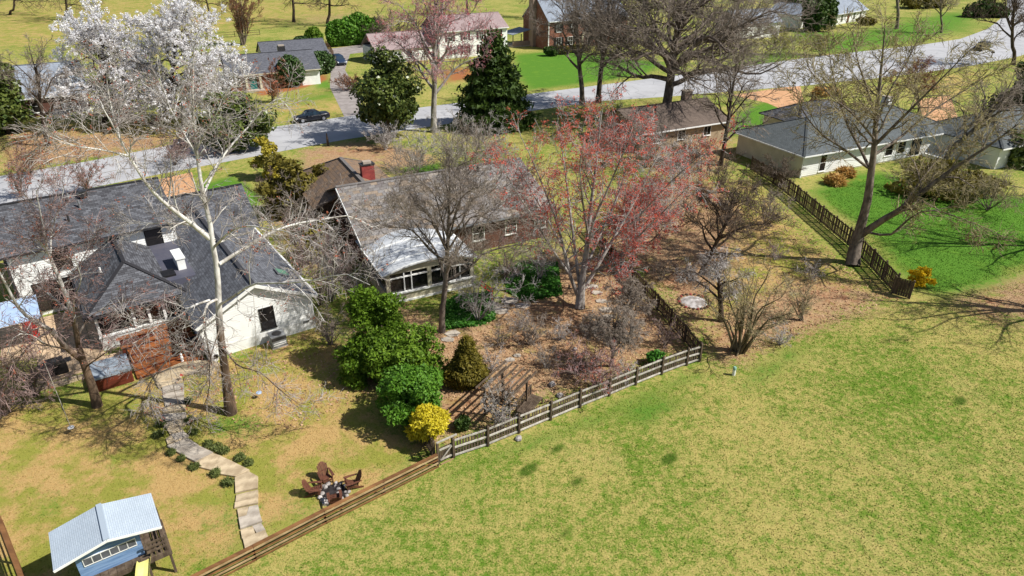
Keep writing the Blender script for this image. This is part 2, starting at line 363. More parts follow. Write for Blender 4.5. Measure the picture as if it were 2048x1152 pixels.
def sheet(name, pts, mat, label, z=0.008, cat='driveway'):
    m = MB(); m.poly([G(*p, z) for p in pts]); return tag(m.build(name, mat), label, cat, kind='structure')
M['tan_drive'] = simple('tan_drive', (206,160,120), (182,138,100), 1.1, 0.9, 0.2, 0.008)
M['grey_drive'] = simple('grey_drive', (158,150,146), (134,126,122), 0.9, 0.9, 0.2, 0.008)
sheet('driveway', [(300,362),(384,344),(402,425),(322,430)], M['tan_drive'], 'orange tan driveway behind the white two storey house')
sheet('driveway', [(640,100),(755,85),(760,100),(700,108),(690,140),(720,190),(725,240),(690,236),(660,175),(662,130)], M['grey_drive'], 'grey driveway beside the brick ranch house')
sheet('driveway', [(1465,190),(1600,170),(1612,222),(1580,226),(1535,206)], M['tan_drive'], 'tan driveway left of the hip roofed ranch house')
sheet('driveway', [(1830,200),(1900,190),(1925,262),(1905,270),(1850,240)], M['tan_drive'], 'tan driveway between the two right hand houses')
# ---------------------------------------------------------------- house building kit (local frame: x along the front, y away from the camera)
def wall_frame(A, B):
    L = math.hypot(B[0]-A[0], B[1]-A[1]); d = ((B[0]-A[0])/L, (B[1]-A[1])/L); return L, d, (d[1], -d[0])
def siding(parent, A, B, z0, z1, mat, peak=None, course=0.16, lap=0.022, name='siding'):
    """lapped boards on the wall A->B (outside on the right); peak=(s, z) adds a gable"""
    L, d, n = wall_frame(A, B); m = MB(); z = z0; top = peak[1] if peak else z1
    while z < top - 1e-4:
        zt = min(z + course, top)
        def span(zz):
            if zz <= z1 or not peak: return 0.0, L
            f = (zz - z1) / (peak[1] - z1); return peak[0]*f, L - (L-peak[0])*f
        a, b = span(z); a2, b2 = span(zt)
        def p(s, zz, o): return (A[0]+d[0]*s+n[0]*o, A[1]+d[1]*s+n[1]*o, zz)
        m.poly([p(a,z,lap), p(b,z,lap), p(b2,zt,0.003), p(a2,zt,0.003)])
        m.poly([p(a,z,0.003), p(b,z,0.003), p(b,z,lap), p(a,z,lap)])
        z = zt
    return m.build(name, mat, parent)
def flat_wall(parent, A, B, z0, z1, mat, peak=None, t=0.03, name='wall'):
    L, d, n = wall_frame(A, B)
    def p(s, z): return (A[0]+d[0]*s-n[0]*0.02, A[1]+d[1]*s-n[1]*0.02, z)
    pts = [p(0,z0), p(L,z0), p(L,z1)] + ([p(*peak)] if peak else []) + [p(0,z1)]
    m = MB(); m.prism(pts, (n[0]*t, n[1]*t, 0))
    return m.build(name, mat, parent, uv=((A[0],A[1],0), (d[0],d[1],0), (0,0,1)))
def window(parent, A, B, s, z, w, h, frame, glass, nx=1, ny=2, fw=0.07, out=0.06, name='window', sill=True, shutters=None):
    L, d, n = wall_frame(A, B)
    def p(ss, zz, o): return (A[0]+d[0]*ss+n[0]*o, A[1]+d[1]*ss+n[1]*o, zz)
    def slab(m, s0, s1, z0, z1, o0, o1):
        m.hexa([p(s0,z0,o1),p(s1,z0,o1),p(s1,z0,o0),p(s0,z0,o0)], [p(s0,z1,o1),p(s1,z1,o1),p(s1,z1,o0),p(s0,z1,o0)])
    m = MB(); s0, s1 = s - w/2, s + w/2
    slab(m, s0, s1, z+h-fw, z+h, 0, out); slab(m, s0, s1, z, z+fw, 0, out)
    slab(m, s0, s0+fw, z+fw, z+h-fw, 0, out); slab(m, s1-fw, s1, z+fw, z+h-fw, 0, out)
    o = m.build(name, frame, parent)
    iw, ih = w - 2*fw, h - 2*fw
    m = MB(); slab(m, s0+fw, s1-fw, z+fw, z+h-fw, 0.0, 0.028); m.build('pane', glass, o)
    if nx > 1 or ny > 1:
        m = MB(); b = 0.035
        for i in range(1, nx): c = s0+fw+iw*i/nx; slab(m, c-b/2, c+b/2, z+fw, z+h-fw, 0.026, 0.045)
        for j in range(1, ny): c = z+fw+ih*j/ny; slab(m, s0+fw, s1-fw, c-b/2, c+b/2, 0.026, 0.047)
        m.build('muntin', frame, o)
    if sill:
        m = MB(); slab(m, s0-0.05, s1+0.05, z-0.06, z-0.002, 0, out+0.05); m.build('sill', frame, o)
    if shutters:
        for a, b in ((s0-0.05-w*0.42, s0-0.05), (s1+0.05, s1+0.05+w*0.42)):
            m = MB(); slab(m, a, b, z, z+h, 0, 0.05)
            for q in range(int(h/0.12)): slab(m, a+0.04, b-0.04, z+0.05+q*0.12, z+0.11+q*0.12, 0.05, 0.065)
            m.build('shutter', shutters, o)
    return o
def slope(parent, pts, mat, t=0.12, name='roof', along=None):
    """one roof plane as a slab; pts listed with the eave edge first"""
    ax = nrm(sub(pts[1], pts[0])) if along is None else along
    N = crs(sub(pts[1], pts[0]), sub(pts[2], pts[0])); N = nrm(N)
    if N[2] < 0: pts = pts[::-1]; N = tuple(-c for c in N)
    ay = crs(N, ax)
    m = MB(); m.prism([tuple(p[i]-N[i]*t for i in range(3)) for p in pts], tuple(N[i]*t for i in range(3)))
    return m.build(name, mat, parent, uv=(pts[0], ax, ay))
def line_box(parent, name, p, q, w, h, mat, dz=0.0):
    m = MB(); m.bar((p[0],p[1],p[2]+dz), (q[0],q[1],q[2]+dz), w, h); return m.build(name, mat, parent)
def gable_x(parent, x0, x1, y0, y1, ez, rz, ov, mat, t=0.12, ridge_mat=None, ry=None, rake=0.3):
    """gable roof, ridge along x"""
    yc = (y0+y1)/2 if ry is None else ry
    kf = (rz-ez)/(yc-y0); kb = (rz-ez)/(y1-yc); a, b = x0-rake, x1+rake
    slope(parent, [(a,y0-ov,ez-ov*kf),(b,y0-ov,ez-ov*kf),(b,yc,rz),(a,yc,rz)], mat, t)
    slope(parent, [(a,y1+ov,ez-ov*kb),(b,y1+ov,ez-ov*kb),(b,yc,rz),(a,yc,rz)], mat, t)
    line_box(parent, 'ridge_cap', (a,yc,rz), (b,yc,rz), 0.26, 0.05, ridge_mat or mat, 0.012)
def gable_y(parent, x0, x1, y0, y1, ez, rz, ov, mat, t=0.12, ridge_mat=None, rake=0.35, y1e=None):
    xc = (x0+x1)/2; kf = (rz-ez)/(xc-x0); a = y0-rake; b = (y1+rake) if y1e is None else y1e
    slope(parent, [(x0-ov,a,ez-ov*kf),(x0-ov,b,ez-ov*kf),(xc,b,rz),(xc,a,rz)], mat, t)
    slope(parent, [(x1+ov,a,ez-ov*kf),(x1+ov,b,ez-ov*kf),(xc,b,rz),(xc,a,rz)], mat, t)
    line_box(parent, 'ridge_cap', (xc,a,rz), (xc,b,rz), 0.26, 0.05, ridge_mat or mat, 0.012)
def hip(parent, x0, x1, y0, y1, ez, rz, ov, mat, t=0.12, ridge_mat=None):
    """hip roof, ridge along the longer side"""
    X0, X1, Y0, Y1 = x0-ov, x1+ov, y0-ov, y1+ov; rm = ridge_mat or mat
    if X1-X0 >= Y1-Y0: h = (Y1-Y0)/2; r0, r1 = (X0+h,(Y0+Y1)/2,rz), (X1-h,(Y0+Y1)/2,rz)
    else: h = (X1-X0)/2; r0, r1 = ((X0+X1)/2,Y0+h,rz), ((X0+X1)/2,Y1-h,rz)
    a, b, c, d = (X0,Y0,ez),(X1,Y0,ez),(X1,Y1,ez),(X0,Y1,ez)
    if X1-X0 >= Y1-Y0: pl = [[a,b,r1,r0],[c,d,r0,r1],[d,a,r0],[b,c,r1]]; hp = [(a,r0),(d,r0),(b,r1),(c,r1),(r0,r1)]
    else: pl = [[a,b,r0],[c,d,r1],[d,a,r0,r1],[b,c,r1,r0]]; hp = [(a,r0),(b,r0),(c,r1),(d,r1),(r0,r1)]
    for p in pl: slope(parent, p, mat, t)
    for p, q in hp: line_box(parent, 'ridge_cap', p, q, 0.24, 0.05, rm, 0.012)
def eave(parent, p, q, mat, name='gutter'):
    return line_box(parent, name, p, q, 0.12, 0.13, mat)
def solid(parent, x0, x1, y0, y1, z0, z1, mat, name='wall'):
    m = MB(); m.box(x0, x1, y0, y1, z0, z1); return m.build(name, mat, parent)
def vent_pipe(parent, x, y, z, mat, r=0.06, h=0.4):
    m = MB(); m.lathe([(r,-0.3),(r,h),(r*0.7,h),(r*0.7,h-0.1)], 10, (x,y,z)); return m.build('vent_pipe', mat, parent)

# ---------------------------------------------------------------- white two storey house with wings (left)
hL = empty('white_house', 'white clapboard two storey house with charcoal shingle roofs and hipped sunroom', 'house', (-13.3, 39.5, 0), math.radians(35))
wsd, bk = M['white_siding'], M['black_frame']
# gable wing
solid(hL, -6.9, 0, 0.04, 14, 0, 2.7, wsd, 'wall')
for A, B, pk in (((-6.9,0),(0,0),(3.45,4.36)),):
    m = MB(); m.prism([(-6.9,0.04,2.7),(0,0.04,2.7),(-3.45,0.04,4.34)], (0,0.1,0)); m.build('gable_wall', wsd, hL)
    siding(hL, A, B, 0.75, 2.7, wsd, pk)
    flat_wall(hL, A, B, 0, 0.75, M['white_trim'], name='foundation', t=0.05)
siding(hL, (0,0.05), (0,14), 0.4, 2.62, wsd); siding(hL, (-6.9,5), (-6.9,0.05), 0.4, 2.62, wsd)
for c in (-6.9, 0): solid(hL, c-0.06, c+0.06, -0.045, 0.02, 0, 2.62, M['white_trim'], 'corner_board')
gable_y(hL, -6.9, 0, 0, 14, 2.72, 4.45, 0.3, M['shingle_wing'], y1e=16.3)
for sx in (-1, 1):
    line_box(hL, 'rake_board', (-3.45+sx*3.78,-0.37,2.45), (-3.45,-0.37,4.35), 0.05, 0.2, M['white_trim'])
line_box(hL, 'soffit', (0.18,-0.3,2.5), (0.18,14,2.5), 0.3, 0.03, M['white_trim']); eave(hL, (0.36,-0.3,2.5), (0.36,14,2.5), M['white_trim'])
window(hL, (-6.9,0), (0,0), 3.95, 1.0, 0.95, 1.5, bk, M['glass_room'], 1, 2)
m = MB(); m.box(-0.75,-0.35,-0.05,0.0,0.55,0.72); m.build('foundation_vent', M['metal_grey'], hL)
vent_pipe(hL, -2.3, 9.5, 4.1, M['dark_metal'], 0.1, 0.25); vent_pipe(hL, -2.0, 7.9, 3.95, M['dark_metal'], 0.1, 0.25)
m = MB(); m.hexa([(-1.25,2.35,3.42),(-0.45,2.35,2.96),(-0.45,3.25,2.96),(-1.25,3.25,3.42)], [(-1.22,2.35,3.5),(-0.42,2.35,3.04),(-0.42,3.25,3.04),(-1.22,3.25,3.5)]); sk = m.build('skylight', M['metal_grey'], hL)
M['skyglass'] = NT('green_skylight').fin(lin((96,138,118)), 0.15, spec=0.6)
m = MB(); m.hexa([(-1.16,2.42,3.48),(-0.5,2.42,3.1),(-0.5,3.18,3.1),(-1.16,3.18,3.48)], [(-1.15,2.42,3.5),(-0.49,2.42,3.12),(-0.49,3.18,3.12),(-1.15,3.18,3.5)]); m.build('pane', M['skyglass'], sk)
# rear garage section
solid(hL, -7.4, 0.6, 14.02, 20.6, 0, 2.7, wsd, 'wall'); gable_x(hL, -7.4, 0.6, 14.0, 20.6, 2.75, 5.0, 0.35, M['shingle_dark'])
# flat roof between the wings
solid(hL, -10.2, -6.95, 6.0, 17.0, 0, 2.78, wsd, 'wall'); solid(hL, -10.4, -5.3, 5.6, 17.2, 2.8, 3.32, M['flat_roof'], 'flat_roof')
solid(hL, -6.5, -6.0, 6.9, 8.6, 3.0, 4.1, M['white_trim'], 'chimney'); solid(hL, -6.56, -5.94, 6.84, 8.66, 4.1, 4.18, M['white_siding'], 'chimney_cap')
solid(hL, -7.9, -6.8, 6.2, 7.2, 3.32, 3.45, M['black_frame'], 'roof_hatch')
# two storey block
X0, X1, Y0, Y1 = -15.9, -5.5, 12.4, 20.4
solid(hL, X0, X1, Y0+0.03, Y1, 0, 5.0, wsd, 'wall')
for xx in (X0, X1-0.06): m = MB(); m.prism([(xx,Y0+0.03,5.0),(xx,Y1,5.0),(xx,(Y0+Y1)/2,6.9)], (0.06,0,0)); m.build('gable_wall', wsd, hL)
siding(hL, (X0,Y0), (X1,Y0), 0.3, 4.9, wsd); siding(hL, (X1,Y0+0.03), (X1,Y1), 2.98, 4.9, wsd, (4.0, 6.75)); siding(hL, (X0,Y1), (X0,Y0+0.03), 0.3, 4.9, wsd, (4.0, 6.75))
solid(hL, X1-0.1, X1+0.05, Y0-0.05, Y0+0.05, 2.98, 4.9, M['white_trim'], 'corner_board')
solid(hL, X0-0.07, X0+0.09, Y0-0.05, Y0+0.05, 0, 4.9, M['gutter'], 'downspout')
gable_x(hL, X0, X1, Y0, Y1, 5.05, 7.0, 0.42, M['shingle_dark'], rake=0.25); eave(hL, (X0-0.25,Y0-0.46,4.78), (X1+0.25,Y0-0.46,4.78), M['gutter'])
for s, w, h, z in ((3.05,1.15,1.5,3.1),(8.95,1.15,1.45,3.1)): window(hL, (X0,Y0), (X1,Y0), s, z, w, h, bk, M['glass_room'], 1, 2)
window(hL, (X0,Y0), (X1,Y0), 2.1, 0.32, 2.4, 2.1, bk, M['glass_room'], 2, 1, name='sliding_door', sill=False)
for x, y, z in ((-11.3,15.6,6.9),(-10.8,14.9,6.5),(-11.7,13.9,5.9)): vent_pipe(hL, x, y, z, M['metal_grey'] if y > 14 else M['dark_metal'], 0.07, 0.35)
m = MB(); m.box(-10.6,-10.1,15.55,15.95,6.75,7.2); m.build('roof_vent', M['dark_metal'], hL)
# sunroom
sx0, sx1, sy0 = -12.1, -7.0, 4.9
solid(hL, sx0, sx1, sy0, 12.4, 0, 0.9, M['white_siding'], 'wall'); solid(hL, sx0+0.15, sx1-0.1, sy0+0.2, 12.4, 0.9, 2.6, M['glass_room'], 'window_wall')
for i, x in enumerate((sx0, sx0+2.05, sx0+2.95, sx0+3.85, sx1-0.16)): solid(hL, x, x+0.16, sy0-0.02, sy0+0.15, 0.9, 2.6, M['white_trim'], 'pillar')
for y in (7.4, 9.9, 12.2): solid(hL, sx0-0.02, sx0+0.15, y, y+0.16, 0.9, 2.6, M['white_trim'], 'pillar')
solid(hL, sx0-0.05, sx1+0.05, sy0-0.06, sy0+0.2, 0.9, 1.0, M['white_trim'], 'sill'); solid(hL, sx0-0.03, sx1+0.03, sy0-0.03, sy0+0.2, 2.42, 2.78, M['black_frame'], 'fascia')
Z0, ZR = 2.75, 4.6; rx = -9.5
a, b, c, d = (sx0-0.45,sy0-0.45,Z0),(sx1+0.5,sy0-0.45,Z0),(sx1+0.5,12.38,Z0),(sx0-0.45,12.38,Z0); r0, r1 = (rx,7.5,ZR),(rx,12.38,ZR)
for p in ([a,b,r0],[d,a,r0,r1],[b,c,r1,r0]): slope(hL, p, M['shingle_dark'])
for p, q_ in ((a,r0),(b,r0),(r0,r1)): line_box(hL, 'ridge_cap', p, q_, 0.24, 0.05, M['shingle_dark'], 0.012)
eave(hL, (a[0],a[1]-0.05,2.62), (b[0],b[1]-0.05,2.62), M['gutter']); eave(hL, (a[0]-0.05,a[1],2.62), (d[0]-0.05,d[1],2.62), M['gutter'])
vent_pipe(hL, -10.9, 8.6, 3.75, M['white_trim'], 0.06, 0.35)

# ---------------------------------------------------------------- slate roofed house (middle)
hM = empty('slate_house', 'brown brick ranch house with weathered slate roof and arched white sunroom', 'house', (-11.35, 46.9, 0), math.radians(27))
bb = M['brick_brown']
def bwall(par, A, B, z0, z1, mat, peak=None): return flat_wall(par, A, B, z0, z1, mat, peak, 0.03)
solid(hM, 0.5, 16.4, 0.5, 12.5, 0, 2.75, M['brick_brown'], 'wall')
bwall(hM, (0.45,0.45), (16.45,0.45), 0, 2.75, bb); bwall(hM, (16.45,0.45), (16.45,12.55), 0, 2.7, bb, (6.05,5.0)); bwall(hM, (0.45,12.55), (0.45,0.45), 0, 2.7, bb, (6.05,5.0))
EZ, RZ, HD = 2.72, 5.25, 6.5
M['slate_base'] = simple('slate_underlay', (84,80,76), (66,62,60), 2, 0.9)
slope(hM, [(0,0,EZ),(16.9,0,EZ),(16.9,HD,RZ),(0,HD,RZ)], M['slate_base'], 0.1, 'roof'); slope(hM, [(0,13,EZ),(16.9,13,EZ),(16.9,HD,RZ),(0,HD,RZ)], M['slate_base'], 0.1, 'roof')
M['slate'] = []
for i, (c1, c2) in enumerate((((150,146,144),(130,126,124)),((140,135,132),(120,115,112)),((160,144,128),(144,128,112)),((128,122,120),(110,104,102)),((164,155,146),(150,140,131)))):
    M['slate'].append(simple('slate_%d' % i, tuple(int(x*0.9) for x in c1), tuple(int(x*0.9) for x in c2), 3, 0.85, 0.3, 0.008, 0.2, rnd=0.12))
rng = random.Random(5)
sl_w, sl_e = 0.56, 0.36; run = math.hypot(HD, RZ-EZ); sy_, sz_ = HD/run, (RZ-EZ)/run
meshes = []
for mi in range(5):
    mm = MB(); mm.hexa([(0.006,0,0.0),(sl_w-0.006,0,0.0),(sl_w-0.006,sl_e*1.15*sy_,sl_e*1.15*sz_-0.012),(0.006,sl_e*1.15*sy_,sl_e*1.15*sz_-0.012)],
                       [(0.006,0,0.034),(sl_w-0.006,0,0.034),(sl_w-0.006,sl_e*1.15*sy_,sl_e*1.15*sz_+0.008),(0.006,sl_e*1.15*sy_,sl_e*1.15*sz_+0.008)])
    me = bpy.data.meshes.new('slate'); me.from_pydata(mm.v, [], mm.f); me.materials.append(M['slate'][mi]); me.update(); meshes.append((me, mm))
roof_parent = [o for o in hM.children if o.name.startswith('roof')][0]
rows = int(run/sl_e); cnt = 0; stuff = [MB() for _ in range(5)]
pick = []
for r in range(rows):
    for c in range(int(16.9/sl_w)+1):
        x = c*sl_w - (sl_w/2 if r % 2 else 0); x = max(0, min(16.9-sl_w, x)); y = r*sl_e*sy_; z = EZ + r*sl_e*sz_ + 0.004
        u_ = rng.random(); lft = max(0, 1 - x/9.0)
        mi = 2 if u_ < 0.07+0.12*lft else 4 if u_ < 0.18+0.2*lft else 0 if u_ < 0.68 else 1 if u_ < 0.9 else 3
        pick.append((x, y, z, mi, rng.uniform(-0.006, 0.010)))
pick.sort(key=lambda p: (abs(p[0]-3.2) + abs(p[1]-3.2)*1.0))      # the slates that show largest are pieces of their own
for i, (x, y, z, mi, dz) in enumerate(pick):
    if i < 300:
        o = link('slate', meshes[mi][0], roof_parent); o.location = (x, y, z+dz)
    else:
        mm = meshes[mi][1]; n0 = len(stuff[mi].v); stuff[mi].v += [(x+v[0], y+v[1], z+dz+v[2]) for v in mm.v]; stuff[mi].f += [tuple(n0+i_ for i_ in f) for f in mm.f]
for mi, st in enumerate(stuff):
    o = st.build('slate_field', M['slate'][mi], roof_parent); o['kind'] = 'stuff'
line_box(hM, 'ridge_cap', (0,HD,RZ+0.03), (16.9,HD,RZ+0.03), 0.36, 0.06, M['slate'][1], 0.0)
line_box(hM, 'rake_board', (-0.03,-0.02,EZ-0.1), (-0.03,HD,RZ-0.1), 0.05, 0.2, M['white_trim'])
eave(hM, (0,-0.06,EZ-0.08), (16.9,-0.06,EZ-0.08), M['metal_grey'])
vent_pipe(hM, 12.3, 5.7, 5.0, M['dark_metal'], 0.09, 0.4)
for s in (9.4, 12.4, 15.2): window(hM, (0.45,0.45), (16.45,0.45), s, 0.95, 1.1, 1.3, M['white_trim'], M['glass_room'], 1, 2)
# street wing with hip end
fx0, fx1, fy0, fy1 = -1.6, 6.8, 9.0, 19.2; solid(hM, fx0+0.4, fx1-0.4, 11.0, fy1-0.4, 0, 2.7, M['brick_brown'], 'wall')
fxc = (fx0+fx1)/2; fz = 4.95; fa, fb, fc, fd = (fx0,fy0,2.7),(fx1,fy0,2.7),(fx1,fy1,2.7),(fx0,fy1,2.7); q0, q1 = (fxc,fy0-1.5,fz),(fxc,fy1-4.0,fz)
M['slate_wing'] = m_shingle('brown_slate', (150,120,90), (112,98,88), (70,62,58), (0.5,0.32))
slope(hM, [fd,fa,q0,q1], M['slate_wing'], name='wing_roof'); slope(hM, [fb,fc,q1,q0], M['slate_wing'], name='wing_roof'); slope(hM, [fc,fd,q1], M['slate_wing'], name='wing_roof')
for p, q_ in ((fc,q1),(fd,q1),(q0,q1)): line_box(hM, 'ridge_cap', p, q_, 0.3, 0.06, M['slate'][1], 0.015)
m = MB(); m.box(3.0,4.1,9.3,10.0,3.2,5.75); ch = m.build('chimney', M['brick_chim'], hM)
m = MB(); m.box(2.94,4.16,9.24,10.06,5.75,5.85); m.build('chimney_cap', M['dark_metal'], ch); m = MB(); m.box(3.2,3.9,9.4,9.9,5.85,6.05); m.build('flue', M['concrete'], ch)
# arched sunroom
sn = 14; ax0, ax1, ayf, ayb = -0.05, 7.2, -5.35, 1.6; zb, zh = 2.45, 0.6
def arch(t): return (ax0+(ax1-ax0)*t, zb + zh*(1-(2*t-1)**2))
k = NT('white_panel_roof'); f = k.ramp(k.noise(0.9, 4), 0.35, 0.7); M['panel_roof'] = k.fin(k.mix(f, lin((196,199,202)), lin((158,163,170))), 0.6, k.noise(8,3), 0.08, 0.004)
m = MB()
for i in range(sn):
    (xa, za), (xb, zb_) = arch(i/sn), arch((i+1)/sn)
    m.hexa([(xa,ayf,za-0.08),(xb,ayf,zb_-0.08),(xb,ayb,zb_-0.08),(xa,ayb,za-0.08)], [(xa,ayf,za),(xb,ayf,zb_),(xb,ayb,zb_),(xa,ayb,za)])
m.build('sunroom_roof', M['panel_roof'], hM)
for y in (ayf+0.05, ayf+1.3, ayf+2.6, ayf+4.0):
    m = MB()
    for i in range(sn):
        (xa, za), (xb, zb_) = arch(i/sn), arch((i+1)/sn); m.bar((xa,y,za+0.02), (xb,y,zb_+0.02), 0.1, 0.05)
    m.build('roof_rib', M['white_trim'], hM)
for x in (ax0, ax1): line_box(hM, 'edge_trim', (x,ayf,zb-0.03), (x,0,zb-0.03), 0.12, 0.12, M['white_trim'])
cr = M['cream']
solid(hM, 0.25, 6.95, -5.0, 0.5, 0, 0.75, cr, 'sunroom_base'); solid(hM, 0.4, 6.8, -4.88, 0.5, 0.75, 2.45, M['glass_room'], 'sunroom_glass')
m = MB(); m.prism([(0.2,-5.02,2.3),(7.0,-5.02,2.3)] + [(x, -5.02, z-0.1) for x, z in (arch(t/10) for t in range(10,-1,-1))], (0,0.12,0)); m.build('arched_fascia', cr, hM)
for i, x in enumerate((0.25, 1.55, 2.1, 3.35, 4.6, 5.85, 6.7)):
    wdt = 0.3 if i in (0, 3, 6) else 0.07; solid(hM, x, x+wdt, -5.0, -4.86, 0.75, 2.3, cr if wdt > 0.1 else M['white_trim'], 'mullion')
solid(hM, 0.55, 6.7, -5.0, -4.87, 1.9, 1.97, M['white_trim'], 'transom'); solid(hM, 0.15, 7.05, -5.12, -4.8, 0.68, 0.78, M['white_trim'], 'sill'); solid(hM, 0.15, 7.05, -5.1, -4.98, 0.0, 0.14, M['white_trim'], 'skirting')

# ---------------------------------------------------------------- hip roofed ranch (right)
hR = empty('ranch_house', 'pale ranch house with grey hip roof and white chimney', 'house', (30.9, 70.3, 0), math.radians(25))
solid(hR, 0, 23.6, 0.03, 10.0, 0, 2.55, M['pale_cream'], 'wall'); siding(hR, (0,0), (23.6,0), 0.15, 2.5, wsd, course=0.2); siding(hR, (0,10.0), (0,0.03), 0.15, 2.5, M['pale_cream'], course=0.2)
hip(hR, 0, 23.6, 0, 10.0, 2.6, 4.9, 0.55, M['shingle_green'])
for p, q_ in (((-0.55,-0.58,2.5),(24.1,-0.58,2.5)),((-0.58,-0.55,2.5),(-0.58,10.5,2.5)),((24.18,-0.55,2.5),(24.18,10.5,2.5))): eave(hR, p, q_, M['white_trim'])
solid(hR, -0.04, 0.08, -0.06, 0.05, 0, 2.5, M['white_trim'], 'corner_board')
for s, w, h, z in ((3.0,0.95,1.9,0.35),(13.2,1.3,1.5,0.75),(15.2,1.3,1.5,0.75),(22.2,1.0,1.9,0.3)): window(hR, (0,0), (23.6,0), s, z, w, h, M['white_trim'], M['glass_room'], 1, 2)
window(hR, (0,0), (23.6,0), 17.6, 0.15, 1.9, 2.1, M['white_trim'], M['glass'], 2, 1, name='patio_door', sill=False)
solid(hR, 18.3, 19.0, 5.4, 6.4, 3.8, 5.7, M['white_trim'], 'chimney'); solid(hR, 18.2, 19.1, 5.3, 6.5, 5.7, 5.8, M['concrete'], 'chimney_cap')
solid(hR, 19.2, 23.0, -2.6, -0.05, 0.0, 0.35, M['white_trim'], 'deck')
for i in range(9): solid(hR, 19.2+i*0.46, 19.26+i*0.46, -2.58, -2.52, 0.35, 1.2, M['white_trim'], 'baluster')
solid(hR, 19.2, 23.0, -2.6, -2.5, 1.2, 1.28, M['white_trim'], 'handrail'); vent_pipe(hR, 8.2, 4.2, 4.4, M['metal_grey'], 0.12, 0.25)
solid(hR, 9.0, 19.5, 10.4, 15.5, 0, 2.5, M['pale_cream'], 'wall'); hip(hR, 9.0, 19.5, 9.6, 15.5, 2.6, 4.3, 0.5, M['shingle_dark'])

# ---------------------------------------------------------------- brown roofed house behind the red maples
hB = empty('brown_ranch', 'low tan house with brown roof behind the red budded maples', 'house', (27.3-13.7*math.cos(math.radians(27)), 85.5-13.7*math.sin(math.radians(27)), 0), math.radians(27))
M['tan_wall'] = simple('tan_wall', (176,158,132), (156,138,114), 1, 0.7)
solid(hB, 0, 13.4, 0, 9.0, 0, 2.5, M['tan_wall'], 'wall'); gable_x(hB, 0, 13.4, 0, 9.0, 2.55, 4.3, 0.5, M['shingle_brown'])
for x in (0, 13.34): m = MB(); m.prism([(x,0,2.5),(x,9,2.5),(x,4.5,4.1)], (0.06,0,0)); m.build('gable_wall', M['tan_wall'], hB)
eave(hB, (-0.3,-0.55,2.35), (13.7,-0.55,2.35), M['white_trim'])
for s in (2.5, 6.2, 10.2): window(hB, (0,-0.01), (13.4,-0.01), s, 0.9, 1.2, 1.2, M['white_trim'], M['glass_room'], 2, 1)
solid(hB, 10.6, 11.8, 5.2, 6.0, 3.2, 5.2, M['brick_brown'], 'chimney'); solid(hB, 10.5, 11.9, 5.1, 6.1, 5.2, 5.3, M['concrete'], 'chimney_cap')

# ---------------------------------------------------------------- grey green roofed house at the right edge
hE = empty('edge_house', 'white house with grey green hip roof at the right edge', 'house', (G(2003,298,2.55)[0]+0.3, G(2003,298,2.55)[1]+0.3, 0), math.radians(26))
solid(hE, 0.3, 16, 0.3, 10, 0, 2.5, wsd, 'wall'); siding(hE, (0.3,0.28), (16,0.28), 0.1, 2.5, wsd, course=0.2); hip(hE, 0.3, 16, 0.3, 10, 2.55, 5.0, 0.5, M['shingle_green'])
eave(hE, (-0.2,-0.22,2.42), (16.5,-0.22,2.42), M['white_trim']); window(hE, (0.3,0.26), (16,0.26), 5, 0.9, 1.2, 1.3, M['white_trim'], M['glass_room'])

# ---------------------------------------------------------------- red brick two storey house
hK = empty('brick_house', 'tall red brick house with pale roof and end chimney across the street', 'house', (7.9, 155.6, 0), math.radians(29))
br = M['brick_red']
solid(hK, 0.03, 21, 0.03, 11, 0, 5.9, br, 'wall'); bwall(hK, (0,0), (21,0), 0, 5.9, br); bwall(hK, (0,11), (0,0), 0, 5.9, br, (5.5,10.4)); bwall(hK, (21,0), (21,11), 0, 5.9, br, (5.5,10.4))
gable_x(hK, 0, 21, 0, 11, 5.95, 10.5, 0.4, M['shingle_pale'], rake=0.2); eave(hK, (-0.2,-0.45,5.7), (21.2,-0.45,5.7), M['white_trim'])
solid(hK, -0.09, 0.1, -0.09, 0.1, 0, 5.7, M['white_trim'], 'downspout')
m = MB(); m.box(-0.9,-0.05,5.2,7.0,0,11.6); ch = m.build('chimney', br, hK); m = MB(); m.box(-1.0,0.05,5.1,7.1,11.6,11.8); m.build('chimney_cap', M['concrete'], ch)
for s in (2.6, 6.4, 10.5, 14.6, 18.4): window(hK, (0,-0.01), (21,-0.01), s, 3.5, 1.2, 1.6, M['white_trim'], M['glass_room'], 2, 2, shutters=M['black_frame'])
for s in (2.6, 5.6, 13.6, 17.6): window(hK, (0,-0.01), (21,-0.01), s, 0.7, 1.3, 1.7, M['white_trim'], M['glass_room'], 2, 2, shutters=M['black_frame'])
M['red_door'] = simple('red_door', (120,44,40), (104,36,34), 3, 0.5)
solid(hK, 9.2, 10.2, -0.06, 0.02, 0.1, 2.3, M['red_door'], 'door')
for x in (8.6, 10.5): solid(hK, x, x+0.32, -0.35, -0.03, 0, 2.6, M['cream'], 'column')
m = MB(); m.prism([(8.4,-0.45,2.6),(11.0,-0.45,2.6),(9.7,-0.45,3.5)], (0,0.4,0)); m.build('pediment', M['cream'], hK)
solid(hK, -5.2, -0.9, 6.6, 11, 0, 0.3, M['concrete'], 'porch_floor'); solid(hK, -5.2, -0.92, 6.5, 6.62, 0.3, 1.2, br, 'porch_wall')
for x in (-5.1, -3.0): solid(hK, x, x+0.15, 6.7, 6.85, 1.2, 2.7, M['black_frame'], 'post')
slope(hK, [(-5.5,6.2,2.75),(-0.9,6.2,3.6),(-0.9,11.2,3.6),(-5.5,11.2,2.75)], M['shingle_pale'], 0.12, 'porch_roof')

